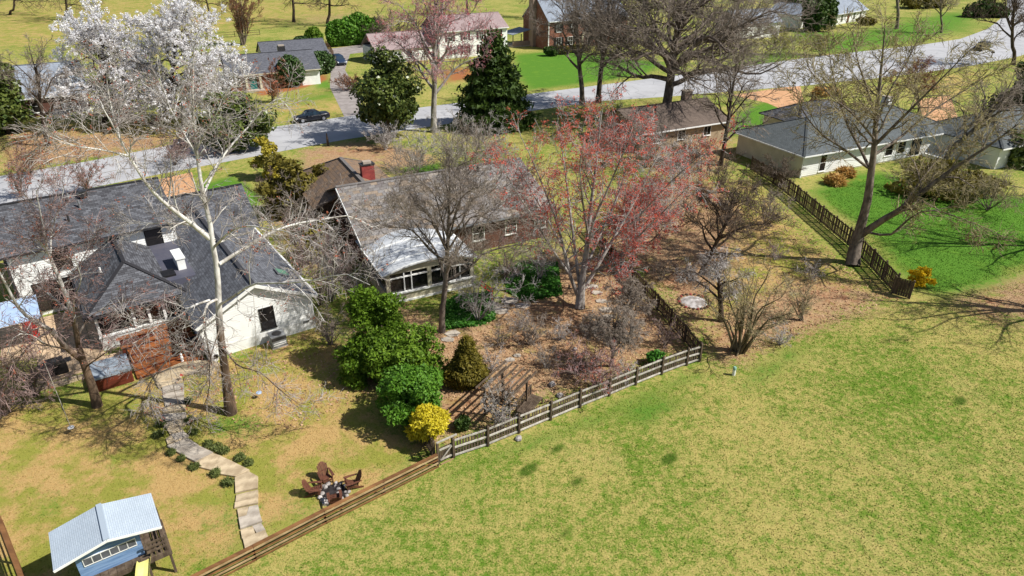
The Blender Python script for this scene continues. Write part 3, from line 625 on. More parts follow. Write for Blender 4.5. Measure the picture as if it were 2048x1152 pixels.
# ---------------------------------------------------------------- white two storey house with pinkish roof
hW = empty('pink_roof_house', 'white two storey house with pinkish roof behind the cedar', 'house', (*G(880,119)[:2], 0), math.radians(29))
solid(hW, 0, 15.5, 0.03, 9, 0, 5.4, wsd, 'wall'); siding(hW, (0,0), (15.5,0), 0.2, 5.3, wsd, course=0.25); siding(hW, (15.5,0.02), (15.5,9), 0.2, 5.3, wsd, (4.5,7.5), course=0.25)
m = MB(); m.prism([(15.44,0.03,5.4),(15.44,9,5.4),(15.44,4.5,7.6)], (0.05,0,0)); m.build('gable_wall', wsd, hW)
gable_x(hW, 0, 15.5, 0, 9, 5.45, 7.8, 0.4, M['shingle_pink']); eave(hW, (-0.2,-0.45,5.2), (15.7,-0.45,5.2), M['white_trim'])
M['plum'] = simple('plum_shutter', (84,50,58), (70,42,50), 3, 0.6)
for s in (2.4, 5.8, 9.4, 13.2):
    window(hW, (0,-0.02), (15.5,-0.02), s, 3.3, 1.1, 1.6, M['white_trim'], M['glass_room'], 2, 2, shutters=M['plum'])
    window(hW, (0,-0.02), (15.5,-0.02), s, 0.7, 1.1, 1.6, M['white_trim'], M['glass_room'], 2, 2, shutters=M['plum'])
solid(hW, -13, 0, 1.0, 9, 0, 2.7, wsd, 'wall'); siding(hW, (-13,0.97), (0,0.97), 0.2, 2.6, wsd, course=0.25); gable_x(hW, -13, 0, 1.0, 9, 2.75, 5.2, 0.4, M['shingle_pink'])
for s in (3, 7, 10.5): window(hW, (-13,0.95), (0,0.95), s, 0.8, 1.1, 1.4, M['white_trim'], M['glass_room'], 2, 2)
vent_pipe(hW, -8, 3.5, 4.2, M['dark_metal'], 0.2, 0.5)

# ---------------------------------------------------------------- brick ranch with teal door
hT = empty('teal_door_house', 'brick ranch house with grey shingle roof and teal front door', 'house', (*G(464,184)[:2], 0), math.radians(27))
solid(hT, 0.03, 14.4, 0.03, 9.5, 0, 2.6, br, 'wall'); bwall(hT, (0,0), (14.4,0), 0, 2.6, br)
solid(hT, 11.4, 14.42, -0.06, 0.02, 0, 2.58, M['white_trim'], 'panel_wall')
gable_x(hT, 0, 14.4, 0, 9.5, 2.7, 5.0, 0.5, M['shingle_grey']); eave(hT, (-0.3,-0.58,2.5), (14.7,-0.58,2.5), M['cream'])
m = MB(); m.prism([(14.38,0.03,2.6),(14.38,9.5,2.6),(14.38,4.75,4.8)], (0.05,0,0)); m.build('gable_wall', M['cream'], hT)
M['teal'] = simple('teal_door', (34,112,108), (28,98,94), 3, 0.5)
solid(hT, 3.0, 4.1, -0.05, 0.02, 0.15, 2.2, M['teal'], 'door'); solid(hT, 2.0, 5.0, -1.4, -0.05, 0, 0.15, M['concrete'], 'porch_step')
for x in (2.3, 4.5): solid(hT, x, x+0.35, -0.4, -0.02, 0.0, 2.5, M['cream'], 'column')
solid(hT, 2.25, 4.9, -0.42, 0.0, 2.2, 2.55, M['cream'], 'door_head')
window(hT, (0,-0.01), (14.4,-0.01), 7.6, 0.6, 1.9, 1.7, M['cream'], M['glass_room'], 5, 4); window(hT, (0,-0.01), (14.4,-0.01), 1.0, 0.8, 1.2, 1.4, M['cream'], M['glass_room'], 2, 2)
window(hT, (0,-0.07), (14.4,-0.07), 10.9, 0.9, 1.2, 1.4, M['cream'], M['glass_room'], 2, 2)
solid(hT, 9.0, 10.2, 4.9, 5.7, 4.3, 5.8, M['dark_metal'], 'chimney'); solid(hT, 9.1, 10.1, 5.0, 5.6, 5.8, 6.0, M['concrete'], 'chimney_cap')
solid(hT, 8.0, 19.5, 15.0, 23.0, 0, 2.6, M['cream'], 'wall'); gable_x(hT, 8.0, 19.5, 15.0, 23.0, 2.7, 4.8, 0.4, M['shingle_grey'])
m = MB(); m.prism([(7.97,15.0,2.6),(7.97,23,2.6),(7.97,19,4.6)], (0.05,0,0)); m.build('gable_wall', M['cream'], hT)
solid(hT, 10, 14, 9.5, 15.0, 0, 2.4, M['cream'], 'wall'); slope(hT, [(9.8,9.3,2.9),(9.8,15.2,2.9),(14.2,15.2,2.9),(14.2,9.3,2.9)], M['shingle_grey'], 0.1, 'link_roof')

# ---------------------------------------------------------------- dormered house at the left edge
hD = empty('dormer_house', 'brick house with grey roof and white dormer at the left edge', 'house', (*G(30,238)[:2], 0), math.radians(33))
solid(hD, -10, 9.5, 0.03, 9, 0, 2.7, br, 'wall'); bwall(hD, (-10,0), (9.5,0), 0, 2.7, M['brick_brown'])
gable_x(hD, -10, 9.5, 0, 9, 2.75, 6.4, 0.4, M['shingle_pale']); eave(hD, (-10.3,-0.45,2.55), (9.8,-0.45,2.55), M['white_trim'])
m = MB(); m.prism([(9.46,0.03,2.7),(9.46,9,2.7),(9.46,4.5,6.2)], (0.05,0,0)); m.build('gable_wall', br, hD)
for s in (10.0, 13.0, 16.6): window(hD, (-10,-0.01), (9.5,-0.01), s, 0.5, 1.3, 1.8, M['white_trim'], M['glass_room'], 1, 2)
for x in (0.2, 6.4):
    solid(hD, x, x+1.6, 0.9, 3.2, 3.4, 5.0, M['white_trim'], 'dormer_wall'); xm = x+0.8
    slope(hD, [(x-0.2,0.7,4.9),(x-0.2,4.0,4.9),(xm,4.0,5.7),(xm,0.7,5.7)], M['shingle_pale'], 0.08, 'dormer_roof'); slope(hD, [(x+1.8,0.7,4.9),(x+1.8,4.0,4.9),(xm,4.0,5.7),(xm,0.7,5.7)], M['shingle_pale'], 0.08, 'dormer_roof')
    m = MB(); m.prism([(x,0.88,4.95),(x+1.6,0.88,4.95),(xm,0.88,5.6)], (0,0.06,0)); m.build('dormer_gable', M['white_trim'], hD)
    window(hD, (x,0.9), (x+1.6,0.9), 0.8, 3.55, 1.15, 1.35, M['white_trim'], M['glass_room'], 1, 2)

# ---------------------------------------------------------------- white houses at the top right
hX = empty('white_cottage', 'small white house with grey roof behind the big bare tree', 'house', (*G(1472,80)[:2], 0), math.radians(24))
solid(hX, 0, 13, 0.03, 8, 0, 3.6, wsd, 'wall'); siding(hX, (0,0), (13,0), 0.2, 3.5, wsd, course=0.25); gable_x(hX, 0, 13, 0, 8, 3.65, 6.2, 0.4, M['shingle_pale'])
for s in (2.5, 6.5, 10.5): window(hX, (0,-0.02), (13,-0.02), s, 1.0, 1.1, 1.6, M['white_trim'], M['glass_room'], 2, 2)
hY = empty('shuttered_house', 'white house with tall shuttered windows behind the dark evergreen', 'house', (*G(1650,54)[:2], 0), math.radians(42))
solid(hY, 0, 24, 0.03, 9, 0, 3.0, wsd, 'wall'); siding(hY, (0,0), (24,0), 0.2, 2.95, wsd, course=0.25); gable_x(hY, 0, 24, 0, 9, 3.05, 5.8, 0.6, M['shingle_pale']); eave(hY, (-0.3,-0.7,2.75), (24.3,-0.7,2.75), M['white_trim'])
solid(hY, -9, 0, 3, 12, 0, 3.4, wsd, 'wall'); m = MB(); m.prism([(-9,2.97,3.4),(0,2.97,3.4),(-4.5,2.97,5.6)], (0,0.06,0)); m.build('gable_wall', wsd, hY); gable_y(hY, -9, 0, 3, 12, 3.45, 5.7, 0.3, M['shingle_pale'])
for s in (2.2, 9.0, 16.5, 20.5): window(hY, (0,-0.02), (24,-0.02), s, 0.5, 1.4, 2.1, M['white_trim'], M['glass_room'], 2, 2, shutters=M['white_trim'])
solid(hY, 12.3, 13.4, -0.06, 0.02, 0.1, 2.3, M['red_door'], 'door')
# ---------------------------------------------------------------- fences
M['wood_grey'] = simple('weathered_grey_wood', (200,195,186), (158,150,140), 5, 0.85, 0.4, 0.01, 0.2, (1,1,0.15), rnd=0.15)
M['wood_dark'] = simple('dark_weathered_wood', (104,90,76), (70,58,48), 5, 0.85, 0.4, 0.01, 0.2, (1,1,0.15), rnd=0.18)
M['wood_brown'] = simple('brown_stained_wood', (138,98,62), (104,72,46), 4, 0.8, 0.4, 0.01, 0.2, (0.2,1,1), rnd=0.15)
M['wood_pale'] = simple('pale_wood', (176,152,116), (142,118,86), 4, 0.8, 0.4, 0.01, 0.2, (0.2,1,1), rnd=0.12)  # pale brown wood for alternate fence boards and the gate threshold
M['deck_wood'] = simple('orange_deck_wood', (158,96,52), (122,70,38), 4, 0.7, 0.35, 0.008, 0.25, (0.25,2,2), rnd=0.18)
M['red_wood'] = simple('red_brown_wood', (112,52,34), (86,40,28), 4, 0.7, 0.35, 0.008, 0.25, (0.25,2,2), rnd=0.15)
def shared(name, mb, mat):
    me = bpy.data.meshes.new(name); me.from_pydata(mb.v, [], mb.f); me.materials.append(mat); me.update(); return me
def picket_fence(label, base, h, gap, mat, rail_mat, post_mat, posts=True, rails=(0.12, 0.55, 0.95), side=-1, pw=0.095, name='picket_fence', seed=1, post_gap=2.0):
    """base: list of world (x, y); rails on the 'side' of the pickets"""
    r = random.Random(seed); root = empty(name, label, 'fence', (base[0][0], base[0][1], 0)); ox, oy = base[0][:2]
    pk = shared('picket', MB().hexa([(-pw/2,-0.011,0),(pw/2,-0.011,0),(pw/2,0.011,0),(-pw/2,0.011,0)], [(-pw/2,-0.011,h),(pw/2,-0.011,h),(pw/2,0.011,h),(-pw/2,0.011,h)]).prism([(-pw/2,-0.011,h),(pw/2,-0.011,h),(0,-0.011,h+0.07)], (0,0.022,0)), mat)
    ps = shared('post', MB().box(-0.055,0.055,-0.055,0.055,0,h+0.12).hexa([(-0.07,-0.07,h+0.12),(0.07,-0.07,h+0.12),(0.07,0.07,h+0.12),(-0.07,0.07,h+0.12)], [(-0.03,-0.03,h+0.17),(0.03,-0.03,h+0.17),(0.03,0.03,h+0.17),(-0.03,0.03,h+0.17)]), post_mat)
    for i in range(len(base)-1):
        a, b = base[i], base[i+1]; L = math.hypot(b[0]-a[0], b[1]-a[1]); d = ((b[0]-a[0])/L, (b[1]-a[1])/L); n = (d[1]*-side, -d[0]*-side); ang = math.atan2(d[1], d[0])
        k = int(L/gap)
        for j in range(k):
            s = (j+0.5)*L/k; o = link('picket', pk, root); o.location = (a[0]-ox+d[0]*s, a[1]-oy+d[1]*s, r.uniform(0.0,0.06)); o.rotation_euler = (r.uniform(-0.02,0.02), r.uniform(-0.025,0.025), ang); o.scale = (1,1,r.uniform(0.95,1.02))
        for z in rails:
            m = MB(); off = 0.035
            m.bar((a[0]-ox+n[0]*off, a[1]-oy+n[1]*off, z*h), (b[0]-ox+n[0]*off, b[1]-oy+n[1]*off, z*h+r.uniform(-0.02,0.02)), 0.045, 0.1); m.build('rail', rail_mat, root)
        if posts:
            q = max(1, round(L/post_gap))
            for j in range(q+1 if i == len(base)-2 else q):
                s = j*L/q; o = link('post', ps, root); o.location = (a[0]-ox+d[0]*s+n[0]*0.06, a[1]-oy+d[1]*s+n[1]*0.06, 0); o.rotation_euler = (r.uniform(-0.015,0.015), r.uniform(-0.015,0.015), ang)
    return root
gp = lambda *L: [G(*p)[:2] for p in L]
picket_fence('grey picket fence with sunlit rails along the open field', gp((907,914),(975,891),(1037,865),(1100,839),(1159,814),(1217,791),(1270,769),(1322,748),(1372,730),(1398,722)), 1.15, 0.15, M['wood_dark'], M['wood_grey'], M['wood_dark'], side=-1, seed=2)
picket_fence('dark picket fence running from the field corner back between the yards', gp((1400,720),(1342,650),(1290,592),(1240,538),(1205,500),(1175,465)), 1.15, 0.15, M['wood_dark'], M['wood_dark'], M['wood_dark'], side=1, seed=3)
picket_fence('brown picket fence leading from forsythia to the hip roofed house', gp((1786,586),(1740,535),(1694,490),(1640,445),(1590,402),(1545,368),(1500,340)), 1.5, 0.21, M['wood_dark'], M['wood_dark'], M['wood_dark'], side=-1, seed=4, pw=0.145)
picket_fence('short dark picket fence behind the yellow cypress', gp((872,926),(852,890),(836,862),(812,825)), 1.3, 0.14, M['wood_dark'], M['wood_dark'], M['wood_dark'], side=1, seed=5)
# solid end panel of the brown fence
a, b = gp((1784,588),(1818,598)); L, d, n = wall_frame(a, b)
root = empty('fence_panel', 'solid brown board panel at the end of the brown fence', 'fence', (a[0],a[1],0), math.atan2(d[1],d[0]))
for i in range(7): solid(root, i*L/7+0.006, (i+1)*L/7-0.006, -0.012, 0.012, 0.05, 1.4+0.03*(i%2), M['wood_dark'], 'board')
for x in (-0.05, L): solid(root, x-0.05, x+0.06, -0.05, 0.06, 0, 1.5, M['wood_dark'], 'post')
for z in (0.3, 1.05): solid(root, 0, L, 0.014, 0.05, z, z+0.09, M['wood_dark'], 'rail')
# gate
a, b = gp((879,927),(905,915)); L, d, n = wall_frame(a, b)
root = empty('garden_gate', 'small grey wooden gate with diagonal brace at the field fence', 'gate', (a[0],a[1],0), math.atan2(d[1],d[0]))
for i in range(7): solid(root, 0.03+i*(L-0.06)/7+0.012, 0.03+(i+1)*(L-0.06)/7-0.012, -0.01, 0.012, 0.1, 1.0, M['wood_dark'], 'picket')
for z in (0.18, 0.82): solid(root, 0.03, L-0.03, -0.05, -0.012, z, z+0.1, M['wood_grey'], 'rail')
line_box(root, 'brace', (0.05,-0.07,0.24), (L-0.05,-0.07,0.86), 0.03, 0.08, M['wood_grey'])
for x in (-0.06, L+0.05): solid(root, x-0.06, x+0.05, -0.06, 0.05, 0, 1.32, M['wood_dark'], 'post')
solid(root, -0.1, L+0.3, -0.03, 0.03, 1.33, 1.41, M['wood_grey'], 'beam'); solid(root, 0.02, L-0.02, -0.16, -0.1, 0.0, 0.06, M['wood_pale'], 'threshold')
# board fence towards the camera
def rail_fence(label, pts, h, nr, mats, post_mat, seed=1, name='rail_fence', cap=True, post_gap=2.4, pz=None):
    r = random.Random(seed); root = empty(name, label, 'fence', (pts[0][0], pts[0][1], 0)); ox, oy = pts[0][:2]
    for i in range(len(pts)-1):
        a, b = pts[i], pts[i+1]; L = math.hypot(b[0]-a[0], b[1]-a[1]); d = ((b[0]-a[0])/L, (b[1]-a[1])/L); n = (d[1], -d[0]); q = max(1, round(L/post_gap))
        for j in range(q):
            p0, p1 = j*L/q, (j+1)*L/q
            for k_ in range(nr):
                z = h*(0.12+0.78*k_/(max(1, nr-1))); P = lambda s, zz: (a[0]-ox+d[0]*s-n[0]*0.06, a[1]-oy+d[1]*s-n[1]*0.06, zz)
                m = MB(); m.bar(P(p0+0.005, z+r.uniform(-0.015,0.015)), P(p1-0.005, z+r.uniform(-0.015,0.015)), 0.03, 0.085); m.build('board', mats[k_ % len(mats)], root)
            if cap:
                m = MB(); m.bar((a[0]-ox+d[0]*(p0+0.004), a[1]-oy+d[1]*(p0+0.004), h+0.03), (a[0]-ox+d[0]*(p1-0.004), a[1]-oy+d[1]*(p1-0.004), h+0.03), 0.17, 0.04); m.build('cap_board', mats[0], root)
        for j in range(q+1):
            s = j*L/q; m = MB(); x, y = a[0]-ox+d[0]*s, a[1]-oy+d[1]*s; m.box(x-0.045,x+0.045,y-0.045,y+0.045,0,h); m.build('post', post_mat, root)
    return root
rail_fence('brown board fence with flat cap running down to the bottom edge', gp((876,934),(652,1047),(512,1120),(380,1188),(240,1262)), 0.8, 4, [M['wood_brown'], M['wood_pale']], M['wood_dark'], 7)
rail_fence('brown capped fence at the bottom left corner beside the playhouse', [G(-14,1010,1.1)[:2], G(18,1092,1.1)[:2], G(62,1205,1.1)[:2]], 1.1, 4, [M['wood_brown']], M['wood_dark'], 8)
rail_fence('brown split rail fence behind the blossoming tree', gp((380,82),(430,77),(470,74),(520,70)), 1.3, 3, [M['wood_dark']], M['wood_dark'], 9, cap=False, post_gap=4)
rail_fence('dark board fence by the clipped hollies and driveway', gp((652,96),(662,108),(668,118)), 1.7, 8, [M['wood_brown']], M['wood_dark'], 10, cap=False, post_gap=3)
picket_fence('low white picket fence in front of the dormered house', gp((96,240),(140,233),(205,222)), 0.95, 0.25, M['white_trim'], M['white_trim'], M['white_trim'], seed=11, pw=0.12)

# ---------------------------------------------------------------- stepping stone path
M['flag'] = simple('flagstone', (200,182,152), (156,138,112), 2.2, 0.85, 0.4, 0.015, 0.25, rnd=0.10, detail=6)
M['flag_grey'] = simple('grey_flagstone', (186,176,162), (148,138,126), 2.2, 0.85, 0.4, 0.015, 0.25, rnd=0.10, detail=6)
def stone_poly(m, pts, z0, z1, r):
    pts2 = [(x+r.uniform(-0.025,0.025), y+r.uniform(-0.025,0.025)) for x, y in pts]
    c = (sum(p[0] for p in pts2)/len(pts2), sum(p[1] for p in pts2)/len(pts2))
    top = [(c[0]+(x-c[0])*0.975, c[1]+(y-c[1])*0.975, z1+r.uniform(-0.006,0.006)) for x, y in pts2]
    n0 = len(m.v); k_ = len(pts2); m.v += [(x,y,z0) for x, y in pts2] + [(x,y,z1-0.02) for x, y in pts2] + top
    for i in range(k_):
        j = (i+1) % k_; m.f += [(n0+i,n0+j,n0+k_+j,n0+k_+i), (n0+k_+i,n0+k_+j,n0+2*k_+j,n0+2*k_+i)]
    m.f.append(tuple(n0+2*k_+i for i in range(k_)))
path = tag(link('stone_path', None), 'flagstone path curving from the deck down to the brown fence', 'path'); path['kind'] = 'structure'
r = random.Random(8)
slabs = [  # photo quads: far-left, far-right, near-right, near-left
 [(326,775),(366,768),(366,779),(328,788)], [(328,790),(366,781),(367,792),(331,800)], [(331,801),(367,794),(368,808),(332,815)], [(329,817),(369,810),(370,822),(330,829)],
 [(327,830),(370,826),(371,838),(328,847)], [(327,848),(369,841),(370,852),(337,862)], [(338,863),(360,856),(376,874),(352,884)], [(333,880),(352,866),(366,886),(338,894)],
 [(337,895),(376,878),(395,892),(364,912)], [(366,913),(396,893),(424,908),(392,926)], [(393,926),(425,908),(442,914),(426,944),(400,937)], [(427,944),(443,914),(463,924),(496,942),(470,956),(440,950)],
 [(471,958),(497,945),(514,955),(514,979),(473,989)], [(474,992),(515,982),(515,1008),(472,1018)], [(477,1020),(514,1012),(522,1045),(483,1060)], [(484,1063),(522,1049),(537,1080),(493,1101)]]
for qd in slabs:
    cx_ = sum(p[0] for p in qd)/len(qd); pts = gp(*[(cx_+(p[0]-cx_)*1.14, p[1]) for p in qd]); zt = 0.09
    # each slab is cracked into two or three fitted stones
    if len(pts) == 4 and abs(pts[0][1]-pts[3][1]) > 0.8:
        f1, f2 = r.uniform(0.4,0.6), r.uniform(0.4,0.6); A0 = tuple(pts[0][i]*(1-f1)+pts[3][i]*f1 for i in (0,1)); A1 = tuple(pts[1][i]*(1-f2)+pts[2][i]*f2 for i in (0,1))
        pcs = [[pts[0],pts[1],A1,A0],[A0,A1,pts[2],pts[3]]]
        if r.random() < 0.6:
            t1, t2 = r.uniform(0.35,0.65), r.uniform(0.35,0.65); q0 = pcs[0]; T = tuple(q0[0][i]*(1-t1)+q0[1][i]*t1 for i in (0,1)); Bm = tuple(q0[3][i]*(1-t2)+q0[2][i]*t2 for i in (0,1))
            pcs = [[q0[0],T,Bm,q0[3]],[T,q0[1],q0[2],Bm],pcs[1]]
    else: pcs = [pts]
    for pc in pcs:
        c = (sum(p[0] for p in pc)/len(pc), sum(p[1] for p in pc)/len(pc)); m = MB(); pc = [(c[0]+(p[0]-c[0])*0.97-c[0], c[1]+(p[1]-c[1])*0.97-c[1]) for p in pc]
        stone_poly(m, pc[::-1], -0.05, zt+r.uniform(0,0.03), r); o = m.build('flagstone', M['flag'] if r.random() < 0.6 else M['flag_grey'], path); o.location = (c[0], c[1], 0)
steps = tag(link('stone_steps', None), 'long pale stone steps beside the orange deck', 'steps'); steps['kind'] = 'structure'
for qd, z in (([(306,752),(366,728),(420,722),(424,742),(370,752),(316,768)], 0.16), ([(312,768),(362,752),(366,764),(318,778)], 0.12), ([(361,737),(418,724),(440,730),(424,752),(372,748)], 0.2)):
    m = MB(); stone_poly(m, gp(*qd)[::-1], -0.05, z, r); m.build('step_stone', M['flag'], steps)
rp = tag(link('garden_path', None), 'worn flagstones below the grey multi stemmed maple', 'path'); rp['kind'] = 'structure'
for px, py, w in ((1185,574,0.5),(1193,586,0.5),(1202,603,0.5),(1213,620,0.55),(1218,634,0.5),(1205,648,0.5),(975,610,0.8),(950,622,0.7),(1000,622,0.7),(930,634,0.7),(1020,602,0.7),(1045,612,0.6),(905,668,0.6),(895,680,0.5),(1020,720,0.35),(1035,712,0.3),(965,600,0.6)):
    x, y, _ = G(px, py); k_ = 6; m = MB(); ph = r.random()*6
    stone_poly(m, [(w*r.uniform(0.8,1.1)*math.cos(ph+i*2*math.pi/k_), w*0.75*r.uniform(0.8,1.1)*math.sin(ph+i*2*math.pi/k_)) for i in range(k_)], -0.05, 0.06, r); o = m.build('flagstone', M['flag_grey'], rp); o.location = (x, y, 0)

# ---------------------------------------------------------------- playhouse on a platform with slide
ph = empty('playhouse', 'light blue wooden playhouse on stilts with pale shingle roof', 'playhouse', (-15.58, 18.6, 0), math.radians(35))
k = NT('blue_board_paint'); v = k.map((0.4,4,4)); f = k.ramp(k.noise(3, 5, v), 0.35, 0.7); M['play_blue'] = k.fin(k.mix(f, lin((124,152,188)), lin((94,124,164))), 0.65, k.noise(14,3,v), 0.2, 0.006)
zf = 1.35
solid(ph, -1.2, 1.0, 0.42, 1.95, zf, 2.55, M['play_blue'], 'wall'); m = MB(); m.prism([(-1.2,0.42,2.55),(1.0,0.42,2.55),(1.0,0.42,2.86),(0,0.42,3.04),(-1.2,0.42,2.8)], (0,1.53,0)); m.build('gable_wall', M['play_blue'], ph)
for i in range(6): solid(ph, -1.22, 1.02, 0.395, 0.42, zf+i*0.2, zf+i*0.2+0.19, M['play_blue'], 'board')
for sx in (-1, 1): slope(ph, [(sx*1.87,0,2.74),(sx*1.87,2.2,2.74),(0,2.2,3.16),(0,0,3.16)], M['shingle_light'], 0.05, 'roof')
line_box(ph, 'ridge_cap', (0,0,3.17), (0,2.2,3.17), 0.2, 0.05, M['shingle_light'], 0.01)
for sx in (-1, 1): line_box(ph, 'rake_board', (sx*1.87,-0.02,2.68), (0,-0.02,3.1), 0.03, 0.1, M['white_trim']); 
M['dark_screen'] = simple('grey_screen', (96,98,104), (80,82,88), 3, 0.4)
for i in range(6):
    x = -0.98+i*0.31; w = MB(); z0, z1 = 2.0, 2.34
    w.box(x-0.02,x+0.3,0.355,0.394,z0-0.03,z0); w.box(x-0.02,x+0.3,0.355,0.394,z1,z1+0.03); w.box(x-0.02,x,0.355,0.394,z0,z1); w.box(x+0.28,x+0.3,0.355,0.394,z0,z1); fr_ = w.build('window', M['white_trim'], ph)
    w = MB(); w.box(x,x+0.28,0.37,0.392,z0,z1); w.build('pane', M['dark_screen'], fr_)
for i in range(11): solid(ph, -1.2+i*0.2857+0.005, -1.2+(i+1)*0.2857-0.005, 0.02, 2.0, zf-0.06, zf-0.005, M['wood_dark'], 'floor_board')
solid(ph, -1.2, 1.94, 0.0, 0.05, zf-0.25, zf-0.06, M['wood_dark'], 'rim_joist'); solid(ph, 1.9, 1.94, 0.06, 2.0, zf-0.25, zf-0.06, M['wood_dark'], 'rim_joist')
for x, y in ((-1.15,0.1),(-1.15,1.9),(1.0,0.1),(1.85,0.1),(1.85,1.9),(1.0,1.9)): solid(ph, x-0.05, x+0.05, y-0.05, y+0.05, 0, zf-0.06 if x < 1.5 else 2.1, M['wood_dark'], 'post')
for z in (1.6, 1.82, 2.05): solid(ph, 1.1, 1.9, 0.03, 0.07, z, z+0.09, M['wood_dark'], 'rail'); solid(ph, 1.84, 1.88, 0.1, 1.9, z, z+0.09, M['wood_dark'], 'rail')
for i in range(4): solid(ph, 1.2+i*0.18, 1.29+i*0.18, 0.075, 0.09, zf, 2.1, M['wood_dark'], 'baluster')
M['slide_yellow'] = simple('yellow_plastic', (214,206,132), (196,188,112), 2, 0.4, 0.05, 0.003, 0.4)
m = MB(); N = 14; prof = []
for i in range(N+1):
    t = i/N; x = 0.95 - 0.75*t; y = 0.0 - 1.7*t; z = zf + 0.02 - 1.2*(t*t*(3-2*t))*0.98 - 0.05*math.sin(t*6.28)
    prof.append([(x-0.26,y,z+0.16),(x-0.22,y,z+0.02),(x,y,z),(x+0.22,y,z+0.02),(x+0.26,y,z+0.16)])
for i in range(N):
    for j in range(4):
        a_, b_, c_, d_ = prof[i][j], prof[i][j+1], prof[i+1][j+1], prof[i+1][j]; m.hexa([(p[0],p[1],p[2]-0.02) for p in (d_,c_,b_,a_)], [d_,c_,b_,a_])
m.build('slide', M['slide_yellow'], ph)

# ---------------------------------------------------------------- adirondack chairs round the fire pit
M['chair_wood'] = simple('chair_brown', (112,72,54), (84,52,40), 5, 0.6, 0.3, 0.006, 0.3, (2,2,0.3), rnd=0.1)
def adirondack(label):
    root = empty('garden_chair', label, 'chair', group='slatted chairs round the fire pit')
    cw = M['chair_wood']                                      # chair faces -y
    for i in range(6): m = MB(); y = -0.30+i*0.1; z = 0.37-i*0.028; m.box(-0.27,0.27,y,y+0.085,z,z+0.02); m.build('seat_slat', cw, root)
    for i in range(7):
        x = -0.27+i*0.078; hgt = 0.86-abs(i-3)**2*0.018; m = MB(); sp = 1+0.25*0
        m.hexa([(x,0.20,0.22),(x+0.07,0.20,0.22),(x+0.07,0.222,0.23),(x,0.222,0.23)], [(x*1.08,0.20+hgt*0.42,0.22+hgt*0.9),((x+0.07)*1.08,0.20+hgt*0.42,0.22+hgt*0.9),((x+0.07)*1.08,0.222+hgt*0.42,0.23+hgt*0.9),(x*1.08,0.222+hgt*0.42,0.23+hgt*0.9)]); m.build('back_slat', cw, root)
    for sx in (-1, 1):
        m = MB(); m.hexa([(sx*0.28-0.02,-0.36,0.0),(sx*0.28+0.02,-0.36,0.0),(sx*0.28+0.02,-0.24,0.0),(sx*0.28-0.02,-0.24,0.0)], [(sx*0.28-0.02,-0.36,0.55),(sx*0.28+0.02,-0.36,0.55),(sx*0.28+0.02,-0.24,0.55),(sx*0.28-0.02,-0.24,0.55)]); m.build('front_leg', cw, root)
        line_box(root, 'rear_leg', (sx*0.25,-0.34,0.33), (sx*0.25,0.55,0.03), 0.035, 0.11, cw)
        m = MB(); m.prism([(sx*0.24,-0.40,0.55),(sx*0.40,-0.40,0.55),(sx*0.41,-0.1,0.55),(sx*0.36,0.36,0.55),(sx*0.28,0.36,0.55)][::sx], (0,0,0.024)); m.build('arm', cw, root)
    line_box(root, 'back_rail', (-0.33,0.36,0.53), (0.33,0.36,0.53), 0.03, 0.07, cw); line_box(root, 'apron', (-0.27,-0.37,0.33), (0.27,-0.37,0.33), 0.03, 0.11, cw)
    return root
pit = G(668,986)[:2]; first = None
for (px, py), lab in (((653,962),'brown slatted garden chair farthest from the brown fence, facing the pit'),((630,988),'brown slatted garden chair left of the fire pit'),((706,974),'brown slatted garden chair right of the fire pit, seen side on'),((672,1008),'brown slatted garden chair nearest the brown fence, seen from behind')):
    x, y, _ = G(px, py)
    if first is None: first = o = adirondack(lab)
    else: o = copy_tree(first); o['label'] = lab
    o.location = (x, y, 0); o.scale = (0.86,0.86,0.86); o.rotation_euler = (0, 0, math.atan2(pit[1]-y, pit[0]-x) + math.pi/2)
M['rock'] = simple('pale_rock', (186,180,176), (120,112,108), 5, 0.85, 0.6, 0.02, 0.2, rnd=0.25)
M['ash'] = simple('dark_ash', (64,60,60), (38,34,34), 6, 0.95, 0.4, 0.02, 0.1)
def rock(m, c, s, r, k_=7):
    rings = []; n0 = len(m.v); rx = [r.uniform(0.75,1.15) for _ in range(k_)]
    for f_, z in ((0.85,0.0),(1.0,0.35),(0.75,0.75),(0.3,0.95)):
        for j in range(k_): t = 2*math.pi*j/k_; m.v.append((c[0]+s*f_*rx[j]*math.cos(t), c[1]+s*f_*rx[j]*math.sin(t), c[2]+s*z*r.uniform(0.85,1.1)))
    for i in range(3):
        for j in range(k_): j2 = (j+1) % k_; m.f.append((n0+i*k_+j,n0+i*k_+j2,n0+(i+1)*k_+j2,n0+(i+1)*k_+j))
    m.f.append(tuple(n0+3*k_+j for j in range(k_)))
root = empty('fire_pit', 'rough stone fire pit with dark ash between the four chairs', 'fire pit', (pit[0],pit[1],0)); r = random.Random(3)
m = MB(); m.lathe([(0.62,0.0),(0.55,0.05),(0.2,0.07)], 14); m.build('ash', M['ash'], root)
for i in range(30):
    t = i/15*2*math.pi; R = (0.62 if i < 15 else r.uniform(0.15,0.55)); m = MB(); rock(m, (R*1.15*math.cos(t+r.uniform(-.1,.1)), R*math.sin(t), 0.04), r.uniform(0.08,0.15), r); m.build('stone', M['rock'] if i < 15 or i % 2 else M['ash'], root)
for i, (px, py) in enumerate(((648,1003),(652,1010),(660,1006))): x, y, _ = G(px, py); m = MB(); m.box(x-pit[0]-0.16,x-pit[0]+0.16,y-pit[1]-0.06,y-pit[1]+0.06,0,0.1+0.04*i); m.build('stone', M['rock'], root)
